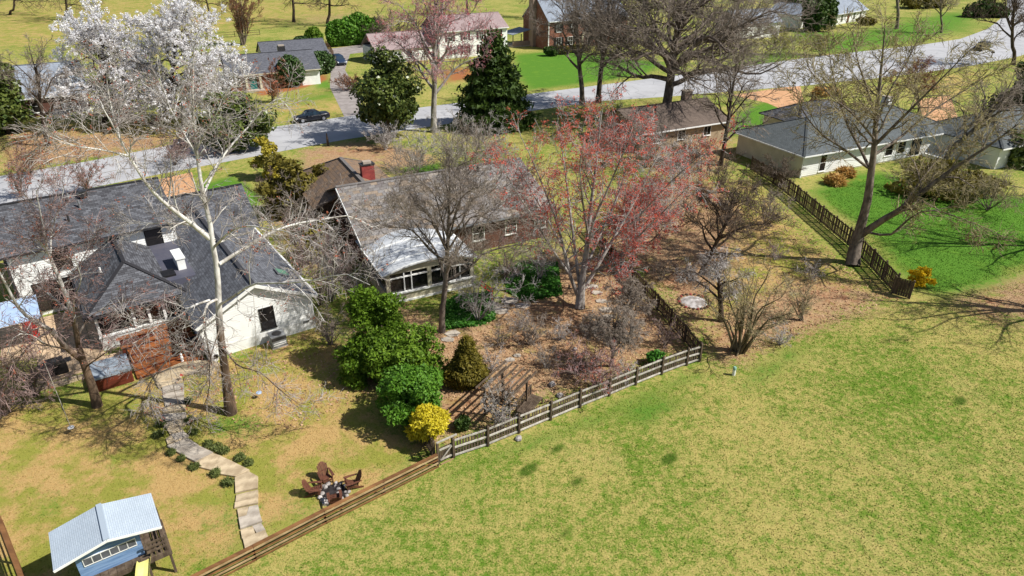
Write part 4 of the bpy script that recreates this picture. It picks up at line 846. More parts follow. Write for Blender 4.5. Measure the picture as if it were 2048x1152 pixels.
# second fire ring in the neighbouring yard
c = G(1388,604); root = empty('fire_ring', 'low brick fire ring full of pale ash in the leaf strewn yard', 'fire ring', c)
M['pale_ash'] = simple('pale_ash', (196,192,190), (120,112,106), 2.5, 0.95, 0.4, 0.02, 0.1)
m = MB(); m.lathe([(0.95,0.0),(0.7,0.06),(0.25,0.16)], 18); m.build('ash', M['pale_ash'], root)
for i in range(24): t = i/24*2*math.pi; m = MB(); rock(m, (1.1*math.cos(t), 1.1*math.sin(t), 0), 0.13, r, 5); m.build('brick', M['brick_chim'] if i % 3 == 0 else M['wood_dark'], root)

# ---------------------------------------------------------------- deck, hot tub, patio and terrace things (frame of the white house)
LP = lambda u, v, z=0: (-13.3+0.8192*u-0.5736*v, 39.5+0.5736*u+0.8192*v, z)
A35 = math.radians(35)
dk = empty('wooden_deck', 'orange stained wooden deck stepping down from the white sunroom', 'deck', LP(-11,0), A35)
r = random.Random(4)
for i in range(6):
    z = 0.86-0.14*i; y0 = 3.95-i*0.75
    for j in range(3):
        yy = y0+j*0.25; x0 = 0.1 if i > 1 else 1.2; m = MB(); m.box(x0, 3.9, yy+0.006, yy+0.244, z-0.04, z); m.build('plank', M['deck_wood'], dk)
    m = MB(); m.box(0.1, 3.9, y0+0.03, y0+0.06, 0, z-0.045); m.build('riser', M['red_wood'], dk)
for z, y in ((1.15,3.6),(0.8,3.1)):
    for j in range(2): m = MB(); m.box(-0.2, 1.9, y+j*0.22+0.005, y+j*0.22+0.215, z-0.04, z); m.build('bench_plank', M['deck_wood'], dk)
    m = MB(); m.box(-0.15,1.85,y+0.1,y+0.4,0,z-0.045); m.build('bench_base', M['red_wood'], dk)
pb = empty('planter_box', 'brown wooden planter box at the right end of the deck', 'planter', LP(-7.0,1.6), A35)
for i in range(4): m = MB(); m.box(-0.8,0.8,-0.6,0.6,0.18*i,0.18*i+0.17); m.build('board', M['red_wood'], pb)
m = MB(); m.box(-0.88,0.88,-0.68,0.68,0.725,0.77); m.build('rim', M['deck_wood'], pb); m = MB(); m.box(-0.7,0.7,-0.5,0.5,0.771,0.79); m.build('soil', M['ash'], pb)
tb = empty('hot_tub', 'square hot tub with grey padded cover beside the orange deck', 'hot tub', LP(-12.05,1.15), A35)
M['tub_cover'] = simple('grey_vinyl', (150,160,170), (128,138,148), 1.5, 0.5, 0.15, 0.02, 0.4)
m = MB(); m.prism([(-0.9,-0.95,0),(0.9,-0.95,0),(0.98,-0.87,0),(0.98,0.87,0),(0.9,0.95,0),(-0.9,0.95,0),(-0.98,0.87,0),(-0.98,-0.87,0)], (0,0,0.82)); m.build('cabinet', M['red_wood'], tb)
for s in (-1, 1):
    m = MB(); y0, y1 = (0.012,1.0) if s > 0 else (-1.0,-0.012); m.hexa([(-1.02,y0,0.825),(1.02,y0,0.825),(1.02,y1,0.825),(-1.02,y1,0.825)], [(-0.98,y0+0.02,0.95 if s < 0 else 0.97),(0.98,y0+0.02,0.95 if s < 0 else 0.97),(0.98,y1-0.02,0.97 if s < 0 else 0.95),(-0.98,y1-0.02,0.97 if s < 0 else 0.95)]); m.build('cover_half', M['tub_cover'], tb)
wu = empty('white_unit', 'white rounded outdoor unit with dark round vent by the sycamore trunk', 'equipment', G(428,722), A35)
m = MB(); m.lathe([(0.26,0),(0.3,0.1),(0.3,0.85),(0.24,1.0),(0.1,1.06)], 16); m.build('shell', M['white_trim'], wu); m = MB(); m.tube([(0.12,-0.24,0.45),(0.14,-0.33,0.42)], 0.17, 14); m.build('vent', M['black_frame'], wu)
gs = empty('garden_statue', 'small white garden statue on the deck edge', 'statue', G(366,726))
m = MB(); m.lathe([(0.12,0),(0.13,0.1),(0.07,0.18),(0.1,0.4),(0.06,0.55),(0.08,0.64),(0.03,0.72)], 10); m.build('figure', M['white_trim'], gs); m = MB(); m.box(-0.15,0.15,-0.15,0.15,-0.0,0.04); m.build('plinth', M['concrete'], gs)
M['red_paint'] = simple('red_paint', (196,44,38), (170,34,30), 4, 0.5)
rf = empty('pinwheel', 'small red garden pinwheel beside the stone steps', 'ornament', G(368,762)); m = MB(); m.tube([(0,0,0),(0,0,0.45)], 0.012, 6); m.build('stem', M['dark_metal'], rf)
for i in range(5): t = i*1.256; m = MB(); m.prism([(0,0,0.45),(0.16*math.cos(t),0.16*math.sin(t),0.5),(0.12*math.cos(t+.7),0.12*math.sin(t+.7),0.42)], (0,0,0.01)); m.build('petal', M['red_paint'], rf)
pt = tag(link('patio', None), 'tan paver patio left of the white sunroom', 'patio', kind='structure'); pt.location = LP(-17.5,3.0); pt.rotation_euler = (0,0,A35)
me = shared('paver', MB().box(0.01,0.59,0.01,0.59,-0.05,0.045), M['tan_paver'])
for i in range(11):
    for j in range(15):
        u, v = i*0.6, j*0.6
        if u < 5.3 or v < 1.2:
            if (u > 1.5 or v > 3.5) : o = link('paver', me, pt); o.location = (u, v, 0.004*((i*7+j*3) % 3))
ew = empty('stone_edging', 'low pale stone edging wall below the patio', 'wall', LP(-16.8,2.4), A35); r = random.Random(6)
for i in range(12): m = MB(); m.hexa([(i*0.5,-0.2+0.05*math.sin(i),0),(i*0.5+0.48,-0.2+0.05*math.sin(i+1),0),(i*0.5+0.48,0.12,0),(i*0.5,0.12,0)], [(i*0.5+0.02,-0.18,0.2+r.uniform(-.03,.03)),(i*0.5+0.46,-0.18,0.2),(i*0.5+0.46,0.1,0.2+r.uniform(-.03,.03)),(i*0.5+0.02,0.1,0.2)]); m.build('stone', M['flag'], ew)
gr = empty('grill', 'black lidded barbecue grill on the patio', 'grill', G(118,748), A35)
m = MB(); m.box(-0.55,0.55,-0.28,0.28,0.12,0.78); m.build('cabinet', M['black_frame'], gr)
m = MB(); m.prism([(-0.45,-0.28,0.79),(-0.45,0.28,0.79),(-0.45,0.28,0.98),(-0.45,0.12,1.12),(-0.45,-0.18,1.1),(-0.45,-0.28,0.95)], (0.9,0,0)); m.build('lid', M['dark_metal'], gr)
for x in (-0.85, 0.5): m = MB(); m.box(x,x+0.35,-0.25,0.25,0.8,0.84); m.build('side_shelf', M['dark_metal'], gr)
for x in (-0.5,0.45):
    for y in (-0.25,0.2): m = MB(); m.box(x,x+0.05,y,y+0.05,0,0.12); m.build('leg', M['black_frame'], gr)
ac = empty('air_conditioner', 'grey air conditioning unit against the white gable wall', 'air conditioner', LP(-2.75,-0.75), A35)
m = MB(); m.box(-0.46,0.46,-0.42,0.42,0.06,0.82); m.build('casing', M['metal_grey'], ac); m = MB(); m.box(-0.5,0.5,-0.46,0.46,0,0.058); m.build('pad', M['concrete'], ac)
m = MB(); m.box(-0.48,0.48,-0.44,0.44,0.82,0.86); m.build('top_panel', M['metal_grey'], ac); m = MB(); m.lathe([(0.3,0.861),(0.3,0.875),(0.1,0.885)], 18); m.build('fan_grille', M['dark_metal'], ac)
for z in (0.2,0.34): m = MB(); m.box(-0.4,0.4,-0.432,-0.421,z,z+0.08); m.build('louvre', M['white_trim'], ac)
m = MB(); m.box(-0.47,0.47,-0.434,-0.42,0.56,0.78); m.build('grille_band', M['dark_metal'], ac)
cn = empty('canopy', 'pale blue sloping patio canopy at the left edge', 'canopy', LP(-17.0,8.6), A35)
M['canopy_cloth'] = simple('pale_blue_cloth', (176,196,222), (150,172,204), 1.2, 0.6)
m = MB(); m.hexa([(-2.0,-1.2,2.15),(2.2,-1.2,2.15),(2.2,1.6,2.55),(-2.0,1.6,2.55)], [(-2.0,-1.2,2.19),(2.2,-1.2,2.19),(2.2,1.6,2.59),(-2.0,1.6,2.59)]); m.build('roof_cloth', M['canopy_cloth'], cn)
for x in (-1.9,2.1):
    for y in (-1.1,1.5): m = MB(); m.box(x-0.04,x+0.04,y-0.04,y+0.04,0,2.14+0.14*(y+1.2)); m.build('post', M['wood_dark'], cn)
for i, (u, v) in enumerate(((-15.8,10.0),(-15.6,8.9))):
    ch = empty('patio_chair', ('patio chair with bright red cushion under the canopy edge','patio chair with red cushion in front of the canopy')[i], 'chair', LP(u,v), A35)
    m = MB(); m.box(-0.35,0.35,-0.35,0.35,0.28,0.34); m.build('seat_frame', M['dark_metal'], ch); m = MB(); m.box(-0.32,0.32,-0.33,0.3,0.341,0.46); m.build('cushion', M['red_paint'], ch)
    m = MB(); m.box(-0.32,0.32,0.28,0.36,0.46,0.95); m.build('back_cushion', M['red_paint'], ch)
    for x in (-0.33,0.29):
        for y in (-0.33,0.29): m = MB(); m.box(x,x+0.04,y,y+0.04,0,0.28); m.build('leg', M['dark_metal'], ch)
        m = MB(); m.box(x,x+0.05,-0.33,0.33,0.58,0.62); m.build('arm', M['dark_metal'], ch)
# ---------------------------------------------------------------- pergola, bench, poles and other garden things
pg = empty('garden_arbor', 'weathered wooden arbor with open rafters among bare shrubs', 'arbor', G(1012,822), math.radians(58))
for x in (-0.9,0.9):
    for y in (-0.8,0.8): m = MB(); m.box(x-0.05,x+0.05,y-0.05,y+0.05,0,1.9); m.build('post', M['wood_dark'], pg)
for y in (-0.8,0.8): m = MB(); m.box(-1.3,1.3,y-0.03,y+0.03,1.9,2.03); m.build('beam', M['wood_dark'], pg)
for i in range(6): y = -1.0+i*0.4; m = MB(); m.box(-1.45,1.6,y-0.03,y+0.03,2.03,2.13); m.build('rafter', M['wood_dark'], pg)
for i in range(6): z = 0.3+i*0.26; m = MB(); m.box(-0.92,-0.88,-0.75,0.75,z,z+0.05); m.build('lattice', M['wood_dark'], pg)
bn = empty('garden_bench', 'slatted wooden garden bench beside the arbor', 'bench', G(1062,822), math.radians(62))
for i in range(7): m = MB(); m.box(-0.9,0.9,-0.3+i*0.11,-0.21+i*0.11,0.42,0.45); m.build('seat_slat', M['wood_dark'], bn)
for i in range(10): x = -0.85+i*0.18; m = MB(); m.box(x,x+0.06,0.44,0.48,0.45,1.0); m.build('back_slat', M['wood_dark'], bn)
m = MB(); m.box(-0.95,0.95,0.42,0.5,1.0,1.07); m.build('top_rail', M['wood_dark'], bn)
for x in (-0.9,0.84):
    for y in (-0.3,0.42): m = MB(); m.box(x,x+0.06,y,y+0.06,0,0.419 if y < 0 else 0.99); m.build('leg', M['wood_dark'], bn)
bf = empty('bird_feeder', 'dark shepherd hook pole with hanging bird feeder by the grey maple', 'bird feeder', G(1126,622))
m = MB(); m.tube([(0,0,0),(0,0,2.0),(0.08,0,2.2),(0.25,0,2.22),(0.35,0,2.1)], 0.018, 6); m.tube([(0,0,2.0),(-0.08,0,2.2),(-0.25,0,2.22),(-0.35,0,2.1)], 0.018, 6); m.build('pole', M['dark_metal'], bf)
m = MB(); m.lathe([(0.02,2.1),(0.09,2.0),(0.06,1.98),(0.06,1.8),(0.1,1.78)][::-1], 8, (0.35,0,0)); m.build('feeder', M['wood_dark'], bf); m = MB(); m.lathe([(0.02,2.1),(0.09,2.02),(0.02,1.85)][::-1], 8, (-0.35,0,0)); m.build('basket', M['wood_dark'], bf)
um = empty('utility_marker', 'white and green utility marker post in the field', 'marker', G(1467,750)); m = MB(); m.lathe([(0.1,0),(0.1,0.45),(0.085,0.46)], 12); m.build('post', M['white_trim'], um)
M['green_cap'] = simple('pale_green_cap', (150,186,170), (128,166,150), 4, 0.5); m = MB(); m.lathe([(0.108,0.4),(0.108,0.54),(0.07,0.6)], 12); m.build('cap', M['green_cap'], um)
rk = MB(); rock(rk, (0,0,0), 0.22, random.Random(1)); o = rk.build('field_rock', M['rock']); o.location = G(1037,879); tag(o, 'pale rock lying in the grass at the field fence', 'rock')
for i, (px, py, s, lb) in enumerate(((1120,793,0.22,'round pale rock inside the field fence near the garden bench'),(1103,771,0.25,'grey rock in the leaf litter above the field fence'),(1150,700,0.2,'small tan rock in the middle of the leafy yard'))):
    rk = MB(); rock(rk, (0,0,0), s, random.Random(i+5)); o = rk.build('garden_rock', M['rock']); o.location = G(px,py); tag(o, lb, 'rock', 'rocks in the leafy yard')
# disc swings
def disc_swing(label, p, top, col):
    root = empty('disc_swing', label, 'swing', (p[0],p[1],0)); m = MB(); m.lathe([(0.16,0.36),(0.17,0.38),(0.15,0.41)], 16); m.build('seat', col, root)
    m = MB(); m.tube([(0,0,0.4),(top[0]-p[0],top[1]-p[1],top[2])], 0.014, 5); m.build('rope', M['wood_grey'], root); return root
disc_swing('white disc swing hanging from the left sycamore', G(146,866), (-24.6,29.8,6.4), M['white_trim']); disc_swing('pale blue disc swing hanging from the large sycamore', G(520,796), (-13.6,31.6,7.0), M['canopy_cloth'])
# mailboxes
def mailbox(label, p, rz):
    root = empty('mailbox', label, 'mailbox', p, rz, 'mailboxes along the street'); m = MB(); m.box(-0.06,0.06,-0.06,0.06,0,1.05); m.box(-0.05,0.05,-0.35,0.3,0.95,1.03); m.build('post', M['wood_dark'], root)
    m = MB(); m.prism([(-0.11,-0.35,1.04),(0.11,-0.35,1.04),(0.11,-0.35,1.2),(0.07,-0.35,1.27),(-0.07,-0.35,1.27),(-0.11,-0.35,1.2)], (0,0.6,0)); m.build('box', M['black_frame'], root); return root
mailbox('black mailbox by the tan driveway right of the big bare tree', G(1585,180), 0.5); mailbox('black mailbox on the far verge above the tan driveway', G(1690,118), 0.5+math.pi); mailbox('black mailbox below the dark car at the road bend', G(1982,116), 0.6)
# old stump post by the slate house drive
sp = MB(); sp.tube([(0,0,0),(0.02,0,0.9),(0.0,0.02,1.6)], [0.16,0.13,0.05], 8); o = sp.build('gate_stump', M['wood_dark']); o.location = G(656,292); tag(o, 'dark broken wooden post at the roadside', 'post')

rr_ = empty('hand_rail', 'bright red sloping hand rail at the corner of the arched sunroom', 'hand rail', G(984,606))
for y in (0, 0.6): m = MB(); m.tube([(0,y,0),(0,y,0.85),(-0.5,y+0.1,1.15),(-0.9,y+0.2,1.45)], 0.035, 6); m.build('rail', M['red_paint'], rr_)
m = MB(); m.tube([(-0.45,0.09,1.12),(-0.45,0.69,1.12)], 0.025, 6); m.build('cross_bar', M['red_paint'], rr_)
# ---------------------------------------------------------------- cars
def m_paint(name, c): k = NT(name); return k.fin(k.mix(k.noise(2,2), lin(c), lin(tuple(int(x*0.85) for x in c))), 0.28, spec=0.6)
M['paint_black'] = m_paint('black_car_paint', (34,36,44)); M['paint_blue'] = m_paint('dark_blue_car_paint', (44,60,88)); M['paint_brown'] = m_paint('dark_brown_car_paint', (58,46,44))
M['car_glass'] = NT('car_glass').fin(lin((44,60,74)), 0.05, spec=0.8); M['tyre'] = simple('tyre_rubber', (26,26,27), (36,36,36), 6, 0.9); M['rim'] = simple('alloy_rim', (190,192,196), (160,162,168), 5, 0.35, metal=0.6)
M['lamp_white'] = NT('headlight_lens').fin(lin((220,224,228)), 0.1, spec=0.6); M['lamp_red'] = NT('tail_lens').fin(lin((150,24,22)), 0.15, spec=0.6)
def car(label, p, rz, paint, suv=False, group='cars'):
    root = empty('parked_car', label, 'car', p, rz, group)
    L, Wd = (4.75, 1.86) if suv else (4.85, 1.83); h = L/2
    # body stations: x, bottom z, belt z, half width  (front at -x)
    bt = 0.98 if suv else 0.88; hood = 0.98 if suv else 0.84; dk_ = 1.02 if suv else 0.98
    st = [(-h,0.42,0.62,0.62),(-h+0.12,0.28,0.74,0.80),(-h+0.7,0.22,hood-0.04,0.9),(-h+1.35,0.22,hood+0.04,Wd/2),(-0.3,0.22,bt+0.04,Wd/2),(0.9,0.22,bt+0.07,Wd/2),(h-0.75,0.24,dk_,Wd/2-0.02),(h-0.15,0.30,dk_-0.02,0.82),(h,0.45,dk_-0.14,0.7)]
    m = MB(); n0 = 0
    for x, zb, zt, w in st:
        m.v += [(x,-w*0.94,zb),(x,-w,zb+0.14),(x,-w,zt-0.14),(x,-w*0.93,zt-0.03),(x,-w*0.6,zt+0.02),(x,w*0.6,zt+0.02),(x,w*0.93,zt-0.03),(x,w,zt-0.14),(x,w,zb+0.14),(x,w*0.94,zb)]
    k_ = 10
    for i in range(len(st)-1):
        for j in range(k_): j2 = (j+1) % k_; m.f.append((i*k_+j,i*k_+j2,(i+1)*k_+j2,(i+1)*k_+j))
    m.f.append(tuple(range(k_))[::-1]); m.f.append(tuple((len(st)-1)*k_+j for j in range(k_)))
    m.build('body', paint, root, smooth=True)
    # cabin: base ring to roof ring
    H = 1.72 if suv else 1.46
    bx = [(-h+1.3,0.80),(-0.45,0.85),(0.6,0.85),(h-0.25 if suv else h-0.95,0.80)]; rx = [(-0.75 if suv else -0.62,0.60),(-0.2,0.66),(0.7,0.66),(h-0.55 if suv else h-1.75,0.60)]
    g = MB(); z0 = bt-0.02
    B = [(x,-w,z0) for x, w in bx]+[(x,w,z0) for x, w in reversed(bx)]; T = [(x,-w,H-0.07) for x, w in rx]+[(x,w,H-0.07) for x, w in reversed(rx)]
    g.v = B+T
    for i in range(8): j = (i+1) % 8; g.f.append((i,j,8+j,8+i))
    g.f.append(tuple(range(8,16))); g.build('windows', M['car_glass'], root)
    t = MB(); Tl = [(x,-w-0.01,H-0.09) for x, w in rx]+[(x,w+0.01,H-0.09) for x, w in reversed(rx)]; Th = [(x*0.96,y*0.86,H) for x, y, z in Tl]; t.v = Tl+Th
    for i in range(8): j = (i+1) % 8; t.f.append((i,j,8+j,8+i))
    t.f.append(tuple(range(8,16))); t.build('roof', paint, root, smooth=True)
    for s in (-1, 1):
        for i in (0, 1, 2, 3):
            if i == 1: xa, xb = 0.05, 0.1; pa = (xa, s*0.86, z0); pb_ = (xb, s*0.672, H-0.07)
            else: pa = (bx[i][0], s*(bx[i][1]+0.005), z0); pb_ = (rx[i][0], s*(rx[i][1]+0.005), H-0.06)
            q = MB(); q.bar(pa, pb_, 0.07, 0.05); q.build('pillar', paint, root)
    for sx, xw in ((-1,-h+0.95),(1,h-1.0)):
        for s in (-1, 1):
            y = s*(Wd/2-0.1); q = MB(); q.tube([(xw,y-0.1,0.34),(xw,y+0.1,0.34)], 0.34, 18); w_ = q.build('wheel', M['tyre'], root)
            q = MB(); yo = y+s*0.105; q.tube([(xw,yo-0.004,0.34),(xw,yo+0.004,0.34)], 0.22, 14); q.build('rim', M['rim'], w_)
            q = MB(); yo = y-s*0.004; q.tube([(xw,yo,0.36),(xw,yo+s*0.095,0.36)], 0.40, 18); q.build('wheel_arch', M['tyre'], root)
    for s in (-1, 1):
        q = MB(); q.hexa([(-h+0.04,s*0.72-0.13,0.60),(-h+0.3,s*0.78-0.1,0.62),(-h+0.3,s*0.78+0.1,0.62),(-h+0.06,s*0.72+0.1,0.60)],[(-h+0.1,s*0.72-0.13,0.72),(-h+0.4,s*0.78-0.08,0.80),(-h+0.4,s*0.78+0.08,0.80),(-h+0.12,s*0.72+0.1,0.72)]); q.build('headlight', M['lamp_white'], root)
        q = MB(); q.box(h-0.3,h-0.02,s*0.66-0.12,s*0.66+0.14,dk_-0.26,dk_-0.1); q.build('tail_light', M['lamp_red'], root)
        q = MB(); q.box(-0.85,-0.65,s*0.95-0.1,s*0.95+0.1,bt,bt+0.14); q.build('mirror', paint, root)
        for x in (-0.2,0.85): q = MB(); q.box(x,x+0.18,s*(Wd/2+0.004)-0.012,s*(Wd/2+0.004)+0.012,bt-0.16,bt-0.12); q.build('door_handle', M['rim'], root)
    q = MB(); q.box(-h-0.01,-h+0.05,-0.45,0.45,0.44,0.6); q.build('grille', M['black_frame'], root); q = MB(); q.box(h-0.02,h+0.015,-0.26,0.26,0.55,0.67); q.build('number_plate', M['white_trim'], root)
    return root
car('black sedan parked on the far side of the street', G(624,241,0.015), math.radians(31), M['paint_black'])
car('dark car half hidden behind the magnolia at the far kerb', G(392,288,0.015), math.radians(37), M['paint_black'])
car('dark blue hatchback parked on the grey driveway by the clipped hollies', G(679,128,0.02), math.radians(118), M['paint_blue'], True)
car('dark car on the road bend at the top right', G(1962,100,0.015), math.radians(34), M['paint_brown'], True)
car('white van roof showing behind the garage roof', (-28.6,60.2,0.02), math.radians(35), M['white_trim'], True)
# ---------------------------------------------------------------- vegetation kit
def m_bark(name, c1, c2, scale=3.0, low=None, low_z=4.0, stretch=(1,1,0.35)):
    k = NT(name); v = k.map(stretch); f = k.ramp(k.noise(scale, 5, v, 0.65), 0.38, 0.62); c = k.mix(f, lin(c1), lin(c2))
    if low:                                       # flaky brown bark on the lower trunk
        g = k.n.new('ShaderNodeNewGeometry'); s = k.n.new('ShaderNodeSeparateXYZ'); k.l(g.outputs['Position'], s.inputs[0])
        zz = k.math('ADD', s.outputs['Z'], k.math('MULTIPLY', k.noise(1.2, 5), 5.0)); c = k.mix(k.ramp(zz, low_z+3.6, low_z+0.8), c, k.mix(f, lin(low), lin(tuple(int(x*0.6) for x in low))))
    return k.fin(c, 0.9, k.noise(scale*5, 4, v), 0.5, 0.02, 0.15)
def m_leaf(name, c1, c2, c3=None, trans=0.25, rough=0.6, sc=1.3):
    k = NT(name); f = k.ramp(k.noise(sc, 4), 0.3, 0.7); c = k.mix(f, lin(c1), lin(c2)); w = k.n.new('ShaderNodeTexWhiteNoise'); 
    g = k.n.new('ShaderNodeNewGeometry'); c = k.mix(k.math('MULTIPLY', g.outputs['Random Per Island'], 0.8), c, lin(c3 or c2))
    k.fin(c, rough, spec=0.25)
    if trans:
        t = k.n.new('ShaderNodeBsdfTranslucent'); k.l(c, t.inputs['Color']); x = k.n.new('ShaderNodeMixShader'); x.inputs[0].default_value = trans
        k.l(k.b.outputs[0], x.inputs[1]); k.l(t.outputs[0], x.inputs[2]); k.l(x.outputs[0], k.out.inputs[0])
    return k.m
M['bark_sycamore'] = m_bark('sycamore_bark', (224,221,215), (166,160,152), 2.0, (118,98,80), 6.0)
M['twig_sycamore'] = m_bark('sycamore_twig', (186,178,172), (138,128,122), 2.0)
M['bark_grey'] = m_bark('grey_bark', (178,172,166), (122,116,110)); M['twig_grey'] = m_bark('grey_twig', (192,186,182), (148,140,136))
M['bark_dark'] = m_bark('dark_bark', (88,76,66), (56,48,42)); M['twig_dark'] = m_bark('dark_twig', (112,98,86), (78,66,58))
M['bark_brown'] = m_bark('brown_bark', (134,122,110), (94,84,76)); M['twig_brown'] = m_bark('brown_twig', (158,146,134), (116,104,94))
M['bark_olive'] = m_bark('olive_bark', (132,118,94), (92,82,62)); M['twig_olive'] = m_bark('olive_twig', (168,156,122), (128,116,88)); M['twig_green'] = m_bark('budding_twig', (150,146,86), (118,112,68))
M['twig_red'] = m_bark('red_twig', (184,156,154), (146,116,114)); M['twig_pink'] = m_bark('pinkish_twig', (168,144,138), (124,102,98)); M['twig_rust'] = m_bark('rust_twig', (150,108,84), (112,78,60))
M['petal'] = m_leaf('white_blossom', (244,242,244), (236,234,238), (252,252,252), 0.45); M['bud_red'] = m_leaf('red_bud', (212,84,66), (184,62,52), (224,126,104), 0.25); M['bud_pink'] = m_leaf('pink_bud', (216,120,128), (190,92,104), (226,146,150), 0.25)
M['bud_rust'] = m_leaf('rust_bud', (168,92,70), (140,72,56), (186,116,88), 0.2); M['bud_lime'] = m_leaf('lime_bud', (164,160,80), (138,136,62), (182,174,96), 0.25)
def rot_about(v, ax, a):
    c, s = np.cos(a)[:,None], np.sin(a)[:,None]; return v*c + np.cross(ax, v)*s + ax*(np.sum(ax*v,1)[:,None])*(1-c)
def unit(v): return v/(np.linalg.norm(v, axis=-1, keepdims=True)+1e-9)
def tubes(P, R, s):
    N, k, _ = P.shape; T = np.empty_like(P); T[:,1:-1] = P[:,2:]-P[:,:-2]; T[:,0] = P[:,1]-P[:,0]; T[:,-1] = P[:,-1]-P[:,-2]; T = unit(T)
    ref = np.where(np.abs(T[:,:1,2:3]) < 0.8, np.array([0,0,1.0]), np.array([1.0,0,0])); ref = np.broadcast_to(ref, T.shape)
    A = unit(np.cross(T, ref)); B = np.cross(A, T); th = np.arange(s)*2*np.pi/s
    V = P[:,:,None,:] + R[:,:,None,None]*(A[:,:,None,:]*np.cos(th)[None,None,:,None] + B[:,:,None,:]*np.sin(th)[None,None,:,None])
    idx = np.arange(N*k*s).reshape(N,k,s); n2 = np.roll(idx, -1, 2)
    F = np.stack([idx[:,:-1], n2[:,:-1], n2[:,1:], idx[:,1:]], -1).reshape(-1,4); return V.reshape(-1,3), F
def join(parts):
    V, F, o = [], [], 0
    for v, f in parts: V.append(v); F.append(f+o); o += len(v)
    return np.concatenate(V), np.concatenate(F)
def spawn(P, R, n, g, t0, t1, ang, length, k, wob, up, rr=0.6, rmin=0.012, taper=1.0, rtip=0.4):
    """n children on each parent polyline; length(parent_t) in metres"""
    N, kp, _ = P.shape; t = (np.linspace(t0, t1, n)[None,:] + g.uniform(-0.5,0.5,(N,n))*(t1-t0)/n).clip(0.02,0.99); t = t.ravel(); pi = np.repeat(np.arange(N), n)
    f = t*(kp-1); i = np.minimum(f.astype(int), kp-2); w = (f-i)[:,None]
    p = P[pi,i]*(1-w)+P[pi,i+1]*w; d = unit(P[pi,i+1]-P[pi,i]); r = R[pi,i]*(1-w[:,0])+R[pi,i+1]*w[:,0]
    a0 = unit(np.cross(d, unit(g.normal(size=d.shape)))); d = unit(rot_about(d, a0, np.radians(g.uniform(ang[0],ang[1],len(d)))))
    L = length(t, g)*g.uniform(0.7,1.25,len(t)); step = (L/(k-1))[:,None]
    C = np.empty((len(t),k,3)); C[:,0] = p
    for j in range(1, k):
        d = unit(d + g.normal(size=d.shape)*wob + np.array([0,0,up])); C[:,j] = C[:,j-1]+d*step
    r0 = np.maximum(rmin, np.minimum(r*rr, 0.25)); RR = np.maximum(rmin*0.75, r0[:,None]*(1-(1-rtip)*np.linspace(0,1,k)[None,:]**taper)); return C, RR
def smooth_line(pts, k):
    pts = np.array(pts, float); n = len(pts)
    if n == 2: return pts[0]+(pts[1]-pts[0])*np.linspace(0,1,k)[:,None]
    d = np.r_[0, np.cumsum(np.linalg.norm(np.diff(pts,axis=0),axis=1))]; u = np.linspace(0,d[-1],k); e = np.vstack([2*pts[0]-pts[1], pts, 2*pts[-1]-pts[-2]])
    out = []
    for x in u:
        i = min(np.searchsorted(d, x, 'right')-1, n-2); t = (x-d[i])/(d[i+1]-d[i]+1e-9); a,b,c,q_ = e[i],e[i+1],e[i+2],e[i+3]
        out.append(0.5*(2*b+(c-a)*t+(2*a-5*b+4*c-q_)*t*t+(3*b-a-3*c+q_)*t**3))
    return np.array(out)
def cards(C, size, g, up=0.0, nrm_=None, asp=1.0, tri=False):
    """leaf faces at points C"""
    n = len(C); N = unit(g.normal(size=(n,3)) + (0 if nrm_ is None else nrm_) + np.array([0,0,up])); a = unit(np.cross(N, unit(g.normal(size=(n,3))))); b = np.cross(N, a); s = (size*g.uniform(0.6,1.3,n))[:,None]
    if tri: V = np.stack([C-a*s*0.5, C+a*s*0.5, C+b*s*asp],1); return V.reshape(-1,3), np.arange(3*n).reshape(-1,3)
    V = np.stack([C-a*s*0.5-b*s*0.5*asp, C+a*s*0.5-b*s*0.5*asp, C+a*s*0.45+b*s*0.5*asp, C-a*s*0.45+b*s*0.5*asp],1); return V.reshape(-1,3), np.arange(4*n).reshape(-1,4)
def cluster(P, n, per, s, g):
    C = sample_line(P, n, g, 0.25); C = np.repeat(C, per, 0); return C + g.normal(size=C.shape)*s
def finish_tree(root, org, trunk, br, tw, bark, twig, buds=None, sides=7, bname='buds'):
    o = np.array(org)
    V, F = join([tubes(P, R, sides) for P, R in trunk]); np_mesh('trunk', V-o, F, bark, root)
    if br: V, F = join([tubes(P, R, 3) for P, R in br]); np_mesh('branches', V-o, F, bark, root)['kind'] = 'stuff'
    if tw: V, F = join([tubes(P, R, 3) for P, R in tw]); np_mesh('twigs', V-o, F, twig, root)['kind'] = 'stuff'
    if buds is not None: np_mesh(bname, buds[0]-o, buds[1], buds[2], root, smooth=False)['kind'] = 'stuff'
def ramify(limbs, g, S, n2, n3, n4, rmin, up2=0.06, up4=0.03, wob=0.16, t0=0.25, ang=(28,60), l2=(0.22,0.5), l3=0.5, l4=0.55, k4=2):
    P1 = np.stack([p for p, r in limbs]); R1 = np.stack([r for p, r in limbs])
    b = spawn(P1, R1, n2, g, t0, 0.99, ang, lambda t, g: S*g.uniform(l2[0],l2[1],len(t))*(1.15-0.6*t), 5, wob, up2, 0.55, rmin*1.6)
    c = spawn(b[0], b[1], n3, g, 0.2, 0.99, ang, lambda t, g: S*np.mean(l2)*l3*(1.2-0.6*t), 4, wob*1.2, up4, 0.6, rmin*1.15)
    out = [c]
    if n4: out.append(spawn(c[0], c[1], n4, g, 0.15, 0.99, ang, lambda t, g: S*np.mean(l2)*l3*l4*(1.2-0.5*t), k4, wob*1.3, up4, 0.7, rmin))
    return b, out
def sample_line(P, n, g, lo=0.2):
    N, k, _ = P.shape; i = g.integers(0, N, n); f = g.uniform(lo,0.99,n)*(k-1); j = np.minimum(f.astype(int), k-2); w = (f-j)[:,None]; return P[i,j]*(1-w)+P[i,j+1]*w
